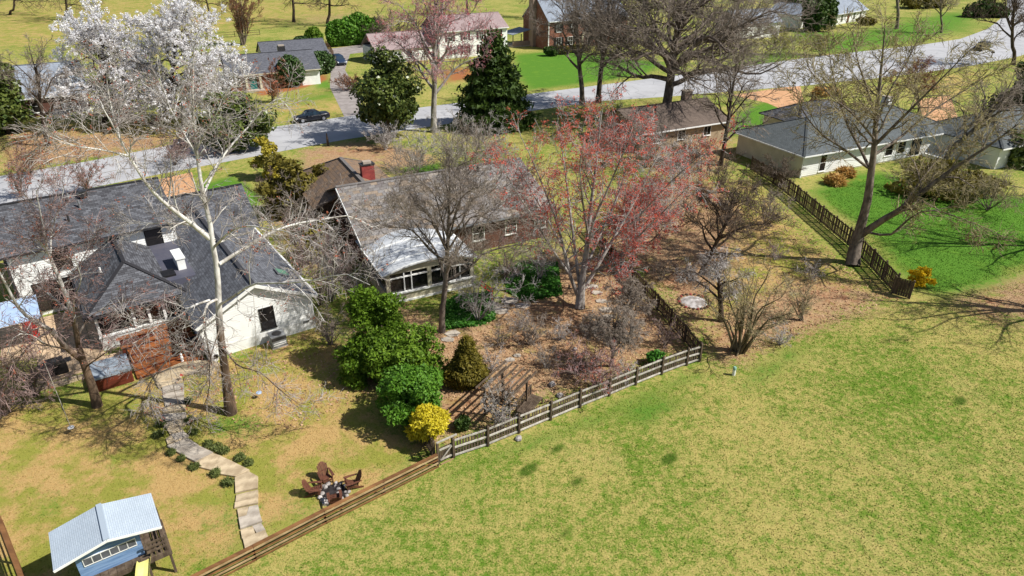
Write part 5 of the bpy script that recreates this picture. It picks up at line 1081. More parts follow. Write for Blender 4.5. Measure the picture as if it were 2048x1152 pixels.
def bare_tree(name, label, base, top, halfw, seed, bark='bark_grey', twig='twig_grey', r0=None, fork=0.3, n1=10, n2=9, n3=6, n4=5, rmin=0.014, wob=0.15, up=0.05, buds=None, nb=0, bs=0.08, ecc=1.0, low=-0.35, cat='tree', group=None, t0=0.25, depth=1.0, bname='buds', hz=None, dz=0.0):
    """base and top: photo points of foot and crown top; halfw: crown half width in photo pixels"""
    g = np.random.default_rng(seed); b = np.array(G(*base)); tp = np.array(at(top[0], top[1], b[1])); Ht = hz or tp[2]
    pxm = F_PX/(b[1]*CP-(Ht*0.6-H_CAM)*SP); S = halfw/pxm; cx = tp[0]; r0 = r0 or 0.018*Ht+0.05
    root = empty(name, label, cat, tuple(b), 0, group); fz = Ht*fork; zc = fz + (Ht-fz)*0.5+dz; rz = Ht-zc
    limbs = []; trunk = []
    if fork > 0.02:
        tl = smooth_line([b, b+[(cx-b[0])*0.1, g.normal()*0.1, fz*0.5], b+[(cx-b[0])*0.35, g.normal()*0.15, fz], b+[(cx-b[0])*0.8, g.normal()*0.3, fz+(Ht-fz)*0.55], [cx, b[1]+g.normal()*0.3, Ht*0.97]], 14)
        tr = r0*np.interp(np.linspace(0,1,14), [0,0.06,0.4,1], [1.35,1.0,0.75,0.06]); trunk.append((tl[None], np.maximum(tr,rmin)[None])); limbs.append((smooth_line(tl[5:],10), np.maximum(np.interp(np.linspace(0,1,10),[0,1],[tr[5],tr[-1]]),rmin)))
    for i in range(n1):
        z = low + (1-low)*(i+0.5)/n1 + g.uniform(-0.05,0.05); z = min(z,0.97); a = i*2.39996+g.uniform(-0.3,0.3); rad = math.sqrt(max(0.02,1-z*z))*g.uniform(0.75,1.0)
        e = np.array([cx + S*rad*math.cos(a), b[1] + S*depth*rad*math.sin(a)*ecc, zc + rz*z*0.95]); 
        if fork > 0.02:
            tt = 0.28+0.45*(z-low)/(1-low)*0.8+g.uniform(-0.05,0.05); i0 = tt*13; j = int(i0); p0 = tl[j]*(1-(i0-j))+tl[min(13,j+1)]*(i0-j); rr = np.interp(tt, np.linspace(0,1,14), tr)*0.62
        else: p0 = b+np.array([g.normal()*r0*1.5, g.normal()*r0*1.5, 0]); rr = r0*g.uniform(0.5,1.0)
        e[2] = max(e[2], p0[2]*0.6+0.3); v = e-p0; mid = p0+v*np.array([0.42,0.42,0.62])+np.array([0,0,0.05*np.linalg.norm(v)])
        pl = smooth_line([p0, p0+(mid-p0)*0.5+g.normal(size=3)*0.03*S, mid+g.normal(size=3)*0.05*S, p0+v*np.array([0.75,0.75,0.84])+g.normal(size=3)*0.05*S, e], 10); limbs.append((pl, np.maximum(rr*np.linspace(1,0.12,10),rmin)))
    trunk.append((np.stack([p for p,_ in limbs]), np.stack([r_ for _,r_ in limbs])))
    br, tws = ramify(limbs, g, S, n2, n3, n4, rmin, up, up, wob, t0, k4=2)
    bd = None
    if buds: C = cluster(tws[-1][0], nb//6, 6, bs*(0.8 if buds == 'petal' else 1.1), g); V, F = cards(C, bs, g, 1.1 if buds == 'petal' else 0.5); bd = (V, F, M[buds])
    finish_tree(root, b, trunk, [br], tws, M[bark], M[twig], bd, bname=bname); return root
def leafy(name, label, base, lobes, n, size, mat, seed, trunk_r=0.15, trunk_h=None, bark='bark_dark', asp=1.2, cat='tree', group=None, lump=0.18, droop=0.0, tri=False, inner=0.55, abs_=False):
    """evergreen: lobes (dx, dy, z, rx, ry, rz) in metres about the foot"""
    g = np.random.default_rng(seed); b = np.array(base if abs_ else G(*base)); root = empty(name, label, cat, tuple(b), 0, group)
    vol = np.array([l[3]*l[4]+l[3]*l[5]+l[4]*l[5] for l in lobes]); ks = g.choice(len(lobes), n, p=vol/vol.sum()); L = np.array(lobes)[ks]
    d = unit(g.normal(size=(n,3))); w = g.normal(size=(len(lobes),6,3)); lum = np.zeros(n)
    for q in range(6): lum += np.sin(np.sum(d*w[ks,q],1)*3.2+q)
    rad = (1+lump*lum/2.4)*np.where(g.random(n) < 0.72, g.uniform(0.84,1.05,n), g.uniform(inner,0.9,n)); C = L[:,:3]+d*L[:,3:6]*rad[:,None]
    C = C[C[:,2] > 0.03]; nn = len(C); dd = unit(C-L[:1,:3]*0-np.array([np.mean([l[0] for l in lobes]),np.mean([l[1] for l in lobes]),np.mean([l[2] for l in lobes])*0.6]))
    V, F = cards(C, size, g, 0.35-droop, dd*0.9, asp, tri); np_mesh('foliage', V, F, mat, root, smooth=False)['kind'] = 'stuff'
    if trunk_h is None: trunk_h = max(l[2] for l in lobes)*0.8
    m = MB(); m.tube([(0,0,0),(0.03,0,trunk_h*0.5),(lobes[0][0]*0.3,lobes[0][1]*0.3,trunk_h)], [trunk_r,trunk_r*0.8,trunk_r*0.3], 8); m.build('trunk', M[bark], root)
    lim = []
    for l in lobes[:6]: p1 = np.array(l[:3]); lim.append((smooth_line([(0,0,trunk_h*0.35),(p1[0]*0.6,p1[1]*0.6,(trunk_h*0.35+p1[2])*0.5),p1],8), trunk_r*0.5*np.linspace(1,0.3,8)))
    V, F = join([tubes(np.stack([p for p,_ in lim]), np.stack([r_ for _,r_ in lim]), 5)]); np_mesh('limbs', V, F, M[bark], root)['kind'] = 'stuff'
    return root
def clumps(c, r, n, cr, seed, zmin=0.8):
    """many small overlapping clumps filling an ellipsoid"""
    q = random.Random(seed); out = []
    while len(out) < n:
        d = [q.gauss(0,1) for _ in range(3)]; l = math.sqrt(sum(x*x for x in d)); f = q.uniform(0.35,0.92); s = cr*q.uniform(0.7,1.3)
        p = [c[i]+r[i]*d[i]/l*f for i in range(3)]
        if p[2] > zmin: out.append((p[0],p[1],p[2],s,s,s*0.75))
    return out
M['leaf_arbor'] = m_leaf('arborvitae_green', (90,122,28), (60,92,20), (118,146,42)); M['leaf_bright'] = m_leaf('bright_evergreen', (80,126,32), (52,96,24), (112,154,50)); M['leaf_gold'] = m_leaf('golden_cypress', (204,186,34), (168,152,24), (226,212,66))
M['leaf_olive'] = m_leaf('olive_conifer', (110,102,34), (78,76,24), (134,120,46)); M['leaf_mag'] = m_leaf('magnolia_leaf', (66,84,36), (42,60,26), (120,130,66), 0.1, 0.35); M['leaf_dark'] = m_leaf('dark_conifer', (58,82,32), (38,58,24), (84,106,42)); M['leaf_holly'] = m_leaf('holly_leaf', (56,82,38), (40,62,28), (86,108,60), 0.1, 0.4)
M['leaf_yg'] = m_leaf('yellow_green_leaf', (168,154,48), (132,124,38), (192,176,74)); M['leaf_clump'] = m_leaf('dark_clump_grass', (62,84,24), (44,64,18), (92,112,38)); M['leaf_forsythia'] = m_leaf('forsythia_flower', (240,206,20), (222,184,12), (248,224,60), 0.3); M['leaf_ivy'] = m_leaf('ivy_leaf', (62,120,36), (40,88,24), (96,150,56)); M['leaf_moss'] = m_leaf('mossy_leaf', (112,104,40), (84,80,30), (136,124,56)); M['leaf_red'] = m_leaf('red_brown_leaf', (112,62,48), (88,48,40), (140,90,70)); M['grass_tan'] = m_leaf('tan_grass', (190,148,78), (160,120,58), (212,176,110)); M['leaf_liri'] = m_leaf('liriope', (88,104,50), (62,76,34), (124,130,74))
# ---------------------------------------------------------------- the big sycamores
def hero(name, label, base, trunk, tr, limbs, seed, bark, twig, n2, n3, n4, S, rmin=0.014, buds=None, nb=0, bs=0.08, wob=0.2, up2=0.02, up4=0.0):
    """trunk and limbs: surveyed (px, py, distance) points; limb radii (start, end)"""
    g = np.random.default_rng(seed); b = np.array(G(*base)); root = empty(name, label, 'tree', tuple(b))
    tp = smooth_line([b]+[at(*p) for p in trunk], 18); R = np.interp(np.linspace(0,1,18), np.linspace(0,1,len(tr)), tr)
    T = [(tp[None], R[None])]; LB = [(smooth_line(tp[7:],12), np.linspace(R[7],max(rmin*1.5,R[-1]),12))]
    for pts, ra, rb in limbs: LB.append((smooth_line([at(*p) for p in pts],12), np.linspace(ra,rb,12)))
    T.append((np.stack([p for p,_ in LB]), np.stack([r_ for _,r_ in LB])))
    br, tws = ramify(LB, g, S, n2, n3, n4, rmin, up2, up4, wob, 0.2)
    bd = None
    if buds: C = cluster(tws[-1][0], nb//5, 5, bs*1.1, g); V, F = cards(C, bs, g); bd = (V, F, M[buds])
    finish_tree(root, b, T, [br], tws, M[bark], M[twig], bd, sides=10); return root
Y = 30.5
hero('sycamore', 'tall white barked sycamore standing in front of the white house', (462,826),
     [(450,740,Y),(440,660,Y),(437,600,Y),(434,537,Y),(426,493,Y),(418,433,Y),(405,383,Y),(393,300,Y),(386,220,Y),(386,150,Y),(388,88,Y)], [0.36,0.24,0.2,0.18,0.155,0.13,0.105,0.085,0.06,0.045,0.03,0.018],
     [([(419,477,Y),(380,445,Y-0.6),(340,415,Y-1.2),(300,376,Y-1.7),(258,312,Y-2.2),(232,262,Y-2.5),(205,215,Y-2.7)],0.120,0.021),
      ([(245,292,Y-2.3),(228,235,Y-1.6),(216,180,Y-1.4),(212,140,Y-1.3)],0.045,0.014),
      ([(258,312,Y-2.2),(205,300,Y-3.2),(150,292,Y-3.8),(100,280,Y-4.2)],0.045,0.014),
      ([(439,528,Y),(470,508,Y+0.5),(505,487,Y+1.0),(545,464,Y+1.6),(590,448,Y+2.2),(640,440,Y+2.6),(700,432,Y+2.9),(745,455,Y+3.1)],0.098,0.014),
      ([(428,494,Y),(462,462,Y-1.2),(497,452,Y-2.4),(535,458,Y-3.6),(577,464,Y-4.6),(612,480,Y-5.4)],0.068,0.014),
      ([(438,610,Y),(470,590,Y-1.0),(508,568,Y-2.2),(570,566,Y-3.6),(632,560,Y-5.0),(690,548,Y-6.0),(740,570,Y-6.6)],0.075,0.014),
      ([(405,390,Y),(425,350,Y+0.9),(455,300,Y+1.6),(500,250,Y+2.4),(540,205,Y+2.8),(575,195,Y+3.0)],0.068,0.014),
      ([(393,300,Y),(412,262,Y-0.8),(440,215,Y-1.2),(462,170,Y-1.5)],0.045,0.014),
      ([(393,310,Y),(365,262,Y+0.7),(340,215,Y+1.2),(325,170,Y+1.4)],0.045,0.014),
      ([(437,598,Y),(414,610,Y-0.8),(408,645,Y-1.2),(415,690,Y-1.3),(424,730,Y-1.2)],0.075,0.035),
      ([(420,600,Y),(386,612,Y-0.9),(345,640,Y-1.6),(318,640,Y-2.2),(260,640,Y-2.8)],0.060,0.014),
      ([(412,655,Y-1.2),(375,690,Y-1.9),(335,720,Y-2.5),(300,765,Y-2.9),(285,800,Y-3.0)],0.053,0.014),
      ([(430,480,Y),(395,455,Y+1.0),(350,446,Y+1.8),(300,446,Y+2.4),(255,440,Y+2.8)],0.060,0.014),
      ([(445,690,Y),(475,730,Y-1.2),(520,745,Y-1.9),(560,780,Y-2.5),(600,810,Y-2.8)],0.045,0.014),
      ([(442,650,Y),(420,720,Y-1.3),(418,780,Y-1.8),(400,830,Y-2.1)],0.038,0.014)], 11, 'bark_sycamore', 'twig_sycamore', 13, 6, 5, 5.4, 0.010, 'bud_rust', 2500, 0.05)
Y = 31.0
hero('sycamore', 'forked grey white sycamore rising beside the hot tub at far left', (195,812),
     [(184,772,Y),(166,722,Y),(157,690,Y),(150,650,Y),(135,600,Y),(117,552,Y),(100,513,Y),(88,465,Y),(80,420,Y),(72,380,Y)], [0.3,0.23,0.2,0.16,0.13,0.11,0.09,0.075,0.055,0.04,0.02],
     [([(164,720,Y),(135,698,Y-0.5),(100,660,Y-1.0),(70,641,Y-1.4),(40,620,Y-1.8),(10,565,Y-2.2),(-15,520,Y-2.4)],0.152,0.028),
      ([(100,513,Y),(86,490,Y-0.4),(71,474,Y-0.6)],0.056,0.028), ([(101,515,Y),(104,460,Y+0.6),(122,405,Y+1.0),(128,370,Y+1.1)],0.048,0.014),
      ([(155,676,Y),(175,640,Y+0.9),(215,612,Y+1.7),(262,600,Y+2.4),(305,606,Y+2.8)],0.064,0.014), ([(140,625,Y),(100,590,Y+1.0),(55,560,Y+1.8),(20,540,Y+2.2)],0.064,0.014),
      ([(150,650,Y),(148,600,Y-1.0),(162,560,Y-1.6),(150,520,Y-2.0)],0.048,0.014), ([(100,660,Y-1.0),(60,690,Y-2.0),(25,740,Y-2.6),(5,790,Y-2.9)],0.064,0.014),
      ([(135,698,Y-0.5),(95,690,Y-1.9),(62,670,Y-2.6),(30,672,Y-3.2),(14,710,Y-3.5)],0.056,0.014), ([(120,556,Y),(150,540,Y+1.0),(175,500,Y+1.6),(190,470,Y+1.8)],0.040,0.014),
      ([(170,735,Y),(205,710,Y-1.1),(240,690,Y-1.8),(268,720,Y-2.2)],0.048,0.014)], 12, 'bark_sycamore', 'twig_pink', 12, 6, 5, 4.6, 0.010, 'bud_rust', 1800, 0.05)
# ---------------------------------------------------------------- big tree on the right fence
Y = 49.5
hero('shade_tree', 'large dark branched tree growing on the brown picket fence', (1706,530),
     [(1708,505,Y),(1722,450,Y),(1735,400,Y),(1742,345,Y),(1748,300,Y),(1752,240,Y),(1758,180,Y),(1765,110,Y),(1770,50,Y)], [0.58,0.42,0.34,0.29,0.24,0.19,0.14,0.1,0.06,0.03],
     [([(1722,470,Y),(1765,440,Y-1.0),(1800,420,Y-1.8),(1850,380,Y-2.6),(1910,335,Y-3.2),(1980,290,Y-3.6),(2040,245,Y-4.0)],0.288,0.036),
      ([(1738,465,Y-0.5),(1780,470,Y-2.0),(1815,440,Y-2.9),(1860,420,Y-3.6),(1930,440,Y-4.4),(2000,470,Y-5.0)],0.096,0.018),
      ([(1742,345,Y),(1722,300,Y+1.2),(1695,250,Y+2.0),(1675,190,Y+2.6),(1662,130,Y+3.0),(1655,80,Y+3.2)],0.128,0.018),
      ([(1735,335,Y),(1690,300,Y-1.0),(1640,265,Y-1.8),(1605,220,Y-2.4),(1590,170,Y-2.8)],0.104,0.018),
      ([(1750,290,Y),(1800,240,Y-0.9),(1850,190,Y-1.5),(1900,140,Y-2.1),(1945,95,Y-2.5)],0.136,0.018), ([(1748,310,Y),(1800,275,Y+1.4),(1860,225,Y+2.2),(1930,180,Y+3.0),(1990,140,Y+3.5)],0.120,0.018),
      ([(1752,250,Y),(1775,190,Y+1.3),(1810,130,Y+2.0),(1840,70,Y+2.6)],0.096,0.018), ([(1752,240,Y),(1735,180,Y-1.2),(1715,120,Y-1.8),(1705,60,Y-2.2)],0.096,0.018), ([(1750,280,Y),(1708,230,Y-1.8),(1660,190,Y-2.8),(1620,140,Y-3.5)],0.096,0.018),
      ([(1800,420,Y-1.8),(1850,350,Y-0.6),(1900,290,Y+0.4),(1960,240,Y+1.0)],0.096,0.018)], 13, 'bark_brown', 'twig_olive', 15, 7, 5, 6.8, 0.016, 'bud_lime', 6000, 0.05, 0.17, 0.04, 0.02)
# ---------------------------------------------------------------- big red budded maple by the dark fence
Y = 42.4
hero('red_maple', 'wide red budded maple with grey multi stemmed trunk in the leafy yard', (1160,616),
     [(1162,580,Y),(1170,520,Y),(1176,470,Y),(1182,410,Y),(1190,350,Y),(1195,300,Y),(1200,250,Y),(1205,215,Y)], [0.38,0.26,0.18,0.15,0.13,0.1,0.08,0.05,0.03],
     [([(1158,598,Y),(1140,550,Y-0.4),(1128,500,Y-0.7),(1112,440,Y-1.0),(1085,370,Y-1.5),(1060,310,Y-1.9),(1040,270,Y-2.2)],0.150,0.018), ([(1164,585,Y),(1190,540,Y+0.6),(1225,480,Y+1.2),(1265,410,Y+1.9),(1300,340,Y+2.5),(1330,290,Y+3.0)],0.150,0.018),
      ([(1160,580,Y),(1150,500,Y+0.9),(1140,420,Y+1.8),(1130,340,Y+2.6),(1120,270,Y+3.2),(1115,230,Y+3.5)],0.128,0.018), ([(1172,530,Y),(1185,450,Y-1.0),(1215,380,Y-1.8),(1245,310,Y-2.5),(1270,255,Y-3.0)],0.120,0.018),
      ([(1168,545,Y),(1200,470,Y+1.8),(1232,400,Y+2.8),(1255,330,Y+3.6),(1280,260,Y+4.2)],0.105,0.018), ([(1140,550,Y-0.4),(1105,500,Y-1.6),(1070,440,Y-2.5),(1030,380,Y-3.2),(1005,330,Y-3.7)],0.098,0.018),
      ([(1185,545,Y+0.4),(1230,520,Y-1.2),(1280,470,Y-2.2),(1330,420,Y-3.0),(1380,370,Y-3.5)],0.098,0.018), ([(1225,480,Y+1.2),(1280,430,Y+0.4),(1335,370,Y-0.2),(1390,320,Y-0.6),(1425,290,Y-0.8)],0.083,0.018),
      ([(1128,500,Y-0.7),(1090,430,Y+0.6),(1050,360,Y+1.4),(1015,300,Y+2.0)],0.083,0.018), ([(1176,470,Y),(1165,400,Y-1.9),(1160,330,Y-2.8),(1170,270,Y-3.4)],0.090,0.018), ([(1192,540,Y+0.6),(1215,550,Y-1.3),(1240,520,Y-2.1),(1262,490,Y-2.6)],0.038,0.012)],
     14, 'bark_grey', 'twig_grey', 14, 6, 5, 5.8, 0.010, 'bud_red', 34000, 0.052, 0.15, 0.06, 0.04)
BT = bare_tree
BT('red_maple', 'smaller red budded tree just behind the dark picket fence', (1262,548), (1275,372), 105, 21, 'bark_dark', 'twig_red', fork=0.25, n1=9, n2=9, n3=6, n4=5, rmin=0.013, buds='bud_red', nb=10000, bs=0.055, low=-0.5)
BT('bare_tree', 'dark slanting bare tree above the brick fire ring', (1403,548), (1470,370), 110, 22, 'bark_dark', 'twig_dark', fork=0.28, n1=11, n2=9, n3=6, n4=6, rmin=0.012, low=-0.4, r0=0.2)
BT('crooked_tree', 'crooked little bare tree with drooping pale branches by the fire ring', (1441,642), (1438,505), 75, 23, 'bark_dark', 'twig_grey', fork=0.35, n1=9, n2=8, n3=6, n4=5, rmin=0.012, up=-0.12, low=-0.6, r0=0.2)
BT('bare_shrub_tree', 'fan shaped olive multi stemmed tree at the field edge', (1477,704), (1515,520), 95, 24, 'bark_olive', 'twig_olive', fork=0.0, n1=14, n2=8, n3=5, n4=4, rmin=0.011, r0=0.12, low=-0.3, t0=0.35)
BT('bare_tree', 'slender dark bare tree in front of the arched sunroom', (884,664), (900,280), 190, 25, 'bark_brown', 'twig_brown', fork=0.27, n1=14, n2=12, n3=6, n4=7, rmin=0.010, low=-0.35, r0=0.2, t0=0.3)
BT('weeping_cherry', 'bare grey weeping cherry just inside the corner of the two picket fences', (1222,732), (1230,622), 68, 26, 'bark_brown', 'twig_brown', fork=0.45, n1=14, n2=11, n3=7, n4=4, rmin=0.011, up=-0.13, low=-0.5, r0=0.12)
BT('weeping_cherry', 'second bare grey weeping cherry halfway along the dark picket fence', (1262,668), (1264,565), 55, 126, 'bark_brown', 'twig_brown', fork=0.45, n1=13, n2=10, n3=7, n4=4, rmin=0.011, up=-0.13, low=-0.5, r0=0.12)
BT('big_shade_tree', 'massive many stemmed grey brown tree beside the street', (1326,246), (1375,-95), 255, 27, 'bark_brown', 'twig_brown', fork=0.16, n1=30, n2=12, n3=6, n4=5, rmin=0.018, low=-0.6, r0=0.7, wob=0.12, up=0.08, depth=0.8)
BT('bare_tree', 'bare street tree with two pale stems left of the massive tree', (1164,210), (1150,-60), 105, 28, 'bark_brown', 'twig_brown', fork=0.3, n1=12, n2=9, n3=6, n4=6, rmin=0.018, low=-0.6)
BT('bare_tree', 'dark bare street tree directly left of the massive tree', (1196,205), (1225,-80), 110, 29, 'bark_dark', 'twig_dark', fork=0.35, n1=12, n2=9, n3=6, n4=6, rmin=0.018, low=-0.6)
BT('red_maple', 'tall pink budded tree between the magnolia and the cedar', (868,264), (868,-60), 130, 30, 'bark_grey', 'twig_red', fork=0.3, n1=14, n2=10, n3=6, n4=4, rmin=0.02, buds='bud_pink', nb=12000, bs=0.07, low=-0.6, wob=0.13)
BT('white_pear', 'white blossoming pear tree nearest the brick ranch house', (302,252), (345,4), 135, 31, 'bark_dark', 'twig_brown', fork=0.1, n1=20, n2=10, n3=6, n4=3, rmin=0.018, buds='petal', nb=60000, bs=0.125, low=-0.35, bname='blossom', depth=0.7, dz=-5.0)
BT('white_pear', 'white blossoming pear tree beside the dormered house', (205,250), (190,18), 120, 32, 'bark_dark', 'twig_brown', fork=0.1, n1=19, n2=10, n3=6, n4=3, rmin=0.018, buds='petal', nb=60000, bs=0.125, low=-0.35, bname='blossom', depth=0.7, dz=-5.0)
BT('bare_tree', 'leaning dark bare tree in front of the dormered house', (96,292), (55,85), 80, 33, 'bark_dark', 'twig_brown', fork=0.3, n1=9, n2=8, n3=5, n4=4, rmin=0.018, low=-0.4)
BT('crape_myrtle', 'rust brown vase shaped crape myrtle behind the brick ranch', (487,90), (480,-30), 42, 34, 'bark_brown', 'twig_rust', fork=0.0, n1=26, n2=7, n3=5, n4=4, rmin=0.028, low=0.2, r0=0.16, up=0.15)
for i, (bs_, tp_, hw, lb) in enumerate((((588,44),(575,-110),70,'bare tree on the far lawn left of the hedge'),((655,52),(655,-110),75,'bare tree on the far lawn just above the hedge'),((1072,36),(1075,-110),55,'bare tree behind the brick house chimney'),((935,30),(930,-100),40,'reddish bare tree behind the pink roofed house'),((420,30),(400,-60),75,'bare tree behind the pear blossoms'),((130,40),(120,-80),80,'dark bare tree at the top left corner'),((20,30),(20,-80),70,'bare tree at the very top left edge'))):
    BT('bare_tree', lb, bs_, tp_, hw, 40+i, 'bark_dark' if i != 3 else 'bark_brown', 'twig_dark' if i != 3 else 'twig_rust', fork=0.14, n1=12, n2=8, n3=5, n4=3, rmin=0.028, low=-0.9, group='bare trees on the far lawns')
BT('bare_tree', 'thick trunked bare tree on the lawn of the shuttered house', (1793,58), (1795,-120), 60, 50, 'bark_brown', 'twig_olive', fork=0.35, n1=9, n2=8, n3=5, n4=3, rmin=0.028, low=-0.3)
BT('bare_tree', 'short bare tree right of the thick trunked tree', (1882,66), (1885,-40), 45, 51, 'bark_brown', 'twig_olive', fork=0.3, n1=8, n2=8, n3=5, n4=3, rmin=0.03, low=-0.4)
BT('bare_tree', 'dark bare tree at the right edge below the road bend', (2026,130), (2040,-60), 90, 52, 'bark_dark', 'twig_dark', fork=0.25, n1=11, n2=9, n3=5, n4=4, rmin=0.028, low=-0.5)
BT('small_tree', 'small double trunked bare tree behind the hip roofed house', (1838,225), (1835,120), 60, 53, 'bark_dark', 'twig_rust', fork=0.25, n1=9, n2=9, n3=6, n4=4, rmin=0.022, low=-0.5)
BT('bare_tree', 'bare dark tree left of the hip roofed house', (1440,330), (1480,105), 95, 54, 'bark_dark', 'twig_brown', fork=0.12, n1=11, n2=8, n3=5, n4=4, rmin=0.018, low=-0.3, r0=0.25)
BT('leaning_tree', 'leaning bare tree reaching up over the edge house', (1888,330), (2035,150), 100, 55, 'bark_brown', 'twig_brown', fork=0.4, n1=9, n2=8, n3=5, n4=4, rmin=0.017, low=-0.4, r0=0.35)
BT('shadow_tree', 'tall bare tree just beyond the right edge of the view', (2330,640), (2330,230), 190, 56, 'bark_brown', 'twig_brown', fork=0.3, n1=11, n2=9, n3=5, n4=3, rmin=0.014, low=-0.4)
BT('bare_tree', 'bare tree in front of the white cottage', (1450,112), (1490,-40), 75, 57, 'bark_brown', 'twig_brown', fork=0.2, n1=10, n2=8, n3=5, n4=3, rmin=0.03, low=-0.5)
BT('shadow_tree', 'second tall bare tree beyond the right edge beside the green lawn', (2230,500), (2230,150), 170, 156, 'bark_brown', 'twig_brown', fork=0.3, n1=11, n2=8, n3=4, n4=2, rmin=0.018, low=-0.4)
# bare shrubs
SH = [((40,395),(42,285),48,'bud_rust','leafless pinkish shrub in front of the road at the left edge','twig_pink'),((172,385),(165,295),45,'bud_rust','leafless pinkish shrub between the road and the white house','twig_pink'),((60,350),(55,270),45,None,'bare shrub at the left edge beside the road','twig_rust'),
      ((905,345),(900,222),68,None,'bare grey shrub behind the slate roof ridge','twig_grey'),((975,335),(975,225),58,None,'bare grey shrub left of the red maple crown','twig_grey'),((835,345),(830,240),50,None,'bare grey shrub right of the red chimney','twig_grey'),
      ((770,300),(765,245),40,None,'low grey bare shrub below the magnolia','twig_grey'),((705,180),(690,150),30,None,'low bare shrub on the lawn by the driveway','twig_rust'),((545,205),(548,110),28,'bud_rust','thin young tree on the lawn before the teal door','twig_rust'),
      ((600,480),(600,350),75,None,'tangled brown bare thicket beside the slate house','twig_brown'),((640,610),(640,470),70,None,'tangled bare thicket between white wing and sunroom','twig_pink'),((660,690),(655,600),45,None,'bare brush left of the big arborvitae','twig_brown'),((540,430),(535,330),55,None,'pinkish bare brush beyond the garage roof','twig_pink'),
      ((1000,860),(995,755),45,None,'pale barked bare shrub beside the arbor','twig_sycamore'),((1190,775),(1185,690),80,'bud_rust','low reddish bare shrub inside the field fence','twig_red'),((1060,690),(1060,630),45,None,'small bare shrub in the middle of the leafy yard','twig_brown'),((955,640),(985,505),85,None,'arching grey bare shrub right of the sunroom','twig_grey'),
      ((1010,560),(1020,470),55,None,'bare shrub below the slate eave','twig_pink'),((70,790),(60,690),90,None,'tangled pinkish bare shrub at the left edge of the patio','twig_pink'),((10,830),(5,740),70,None,'bare pinkish shrub at the far left edge of the tan lawn','twig_pink'),((1560,370),(1560,310),50,None,'dark bare shrub along the brown fence beside the ranch','twig_dark'),
      ((1380,330),(1385,265),60,None,'dark bare shrub in front of the brown roofed house','twig_dark'),((1240,300),(1245,225),60,'bud_red','reddish bare shrub behind the wide red maple','twig_red'),((1850,385),(1850,330),70,None,'grey brush right of the patio of the hip roofed house','twig_olive'),((1975,420),(1985,340),80,None,'grey brush below the edge house','twig_olive'),((1560,110),(1555,45),50,'bud_lime','yellow green budding shrub left of the dark evergreen','twig_green'),((1640,112),(1645,60),40,'bud_lime','thin budding shrub in front of the shuttered house','twig_green'),
      ((350,330),(350,260),60,None,'bare brush between the street and the driveway','twig_pink'),((1600,640),(1600,540),50,None,'thin olive brush at the edge of the leaf strewn yard','twig_olive'),((760,90),(780,25),60,None,'dark bare thicket behind the pink roofed house','twig_dark'),((1290,335),(1295,225),85,None,'tangled grey brush left of the brown roofed house','twig_brown'),((1345,365),(1350,275),75,None,'tangled grey brush below the brown roofed house','twig_grey'),((1205,335),(1210,240),62,'bud_red','reddish brush beside the street behind the red maple','twig_red'),((1440,385),(1445,300),60,None,'dark brush at the far end of the leaf strewn yard','twig_dark'),((1310,455),(1320,330),95,None,'large tangled bare shrub right of the wide red maple','twig_grey'),((665,600),(650,410),85,None,'tall pale bare shrub left of the slate house','twig_sycamore'),((600,560),(590,420),70,None,'tall tangled shrub beside the white gable wing','twig_pink'),((1530,450),(1535,360),60,None,'thin bare shrub in front of the brown picket fence','twig_brown'),((1080,560),(1080,430),70,None,'grey bare shrub in front of the slate house windows','twig_grey')]
for i, (b_, t_, hw, bd, lb, tw_) in enumerate(SH):
    y_ = G(*b_)[1]; BT('bare_shrub', lb, b_, t_, hw, 70+i, 'bark_grey' if tw_ in ('twig_grey','twig_sycamore') else 'bark_brown', tw_, fork=0.0, n1=11, n2=8, n3=5, n4=3, rmin=max(0.009, 0.0002*y_), r0=0.05, low=-0.4, buds=bd, nb=(900 if bd == 'bud_rust' else 1800) if bd else 0, bs=0.04+0.0004*y_, cat='shrub', group='leafless shrubs', wob=0.2, t0=0.2)

BR = [((980,745),(985,690),40,'beside the olive conical conifer'),((1090,735),(1092,690),38,'above the slatted garden bench'),((1150,745),(1150,700),45,'above the middle of the field fence'),((1120,680),(1122,640),34,'just below the bird feeder pole'),((1000,690),(1003,650),32,'below the worn flagstones by the ivy'),((1215,690),(1220,640),40,'left of the first weeping cherry'),((1040,660),(1040,625),30,'below the ground cover bed'),((1170,670),(1175,635),32,'in front of the grey maple foot'),((1330,690),(1330,640),40,'between weeping cherry and fence corner'),((1380,560),(1385,520),40,'just above the brick fire ring'),((1320,560),(1322,520),36,'left of the brick fire ring'),((1550,520),(1552,480),36,'alone in the middle of the leaf strewn yard'),((1620,560),(1624,520),34,'left of the large fence tree'),((720,620),(715,480),60,'left of the arched sunroom wall'),((690,560),(690,440),60,'against the left wall of the slate house'),((1560,690),(1562,645),36,'at the field edge right of the olive tree'),((1110,470),(1110,410),50,'below the right end of the slate eave'),((1230,470),(1232,420),45,'behind the wide red maple trunk'),((1330,430),(1330,370),50,'in front of the brown roofed house yard'),((1450,420),(1452,370),45,'near the far end of the brown picket fence'),((760,660),(755,560),45,'behind the large arborvitae'),((1250,760),(1252,725),34,'touching the field fence near its corner'),((1010,800),(1010,745),36,'growing through the arbor')]
for i, (b_, t_, hw, wh) in enumerate(BR):
    BT('bare_brush', 'low bare brush ' + wh, b_, t_, hw, 170+i, 'bark_grey' if i % 2 else 'bark_brown', ('twig_grey','twig_brown','twig_pink')[i % 3], fork=0.0, n1=10, n2=7, n3=4, n4=2, rmin=0.008, r0=0.03, low=-0.5, cat='shrub', group='low bare brush in the yards', wob=0.25, t0=0.15)
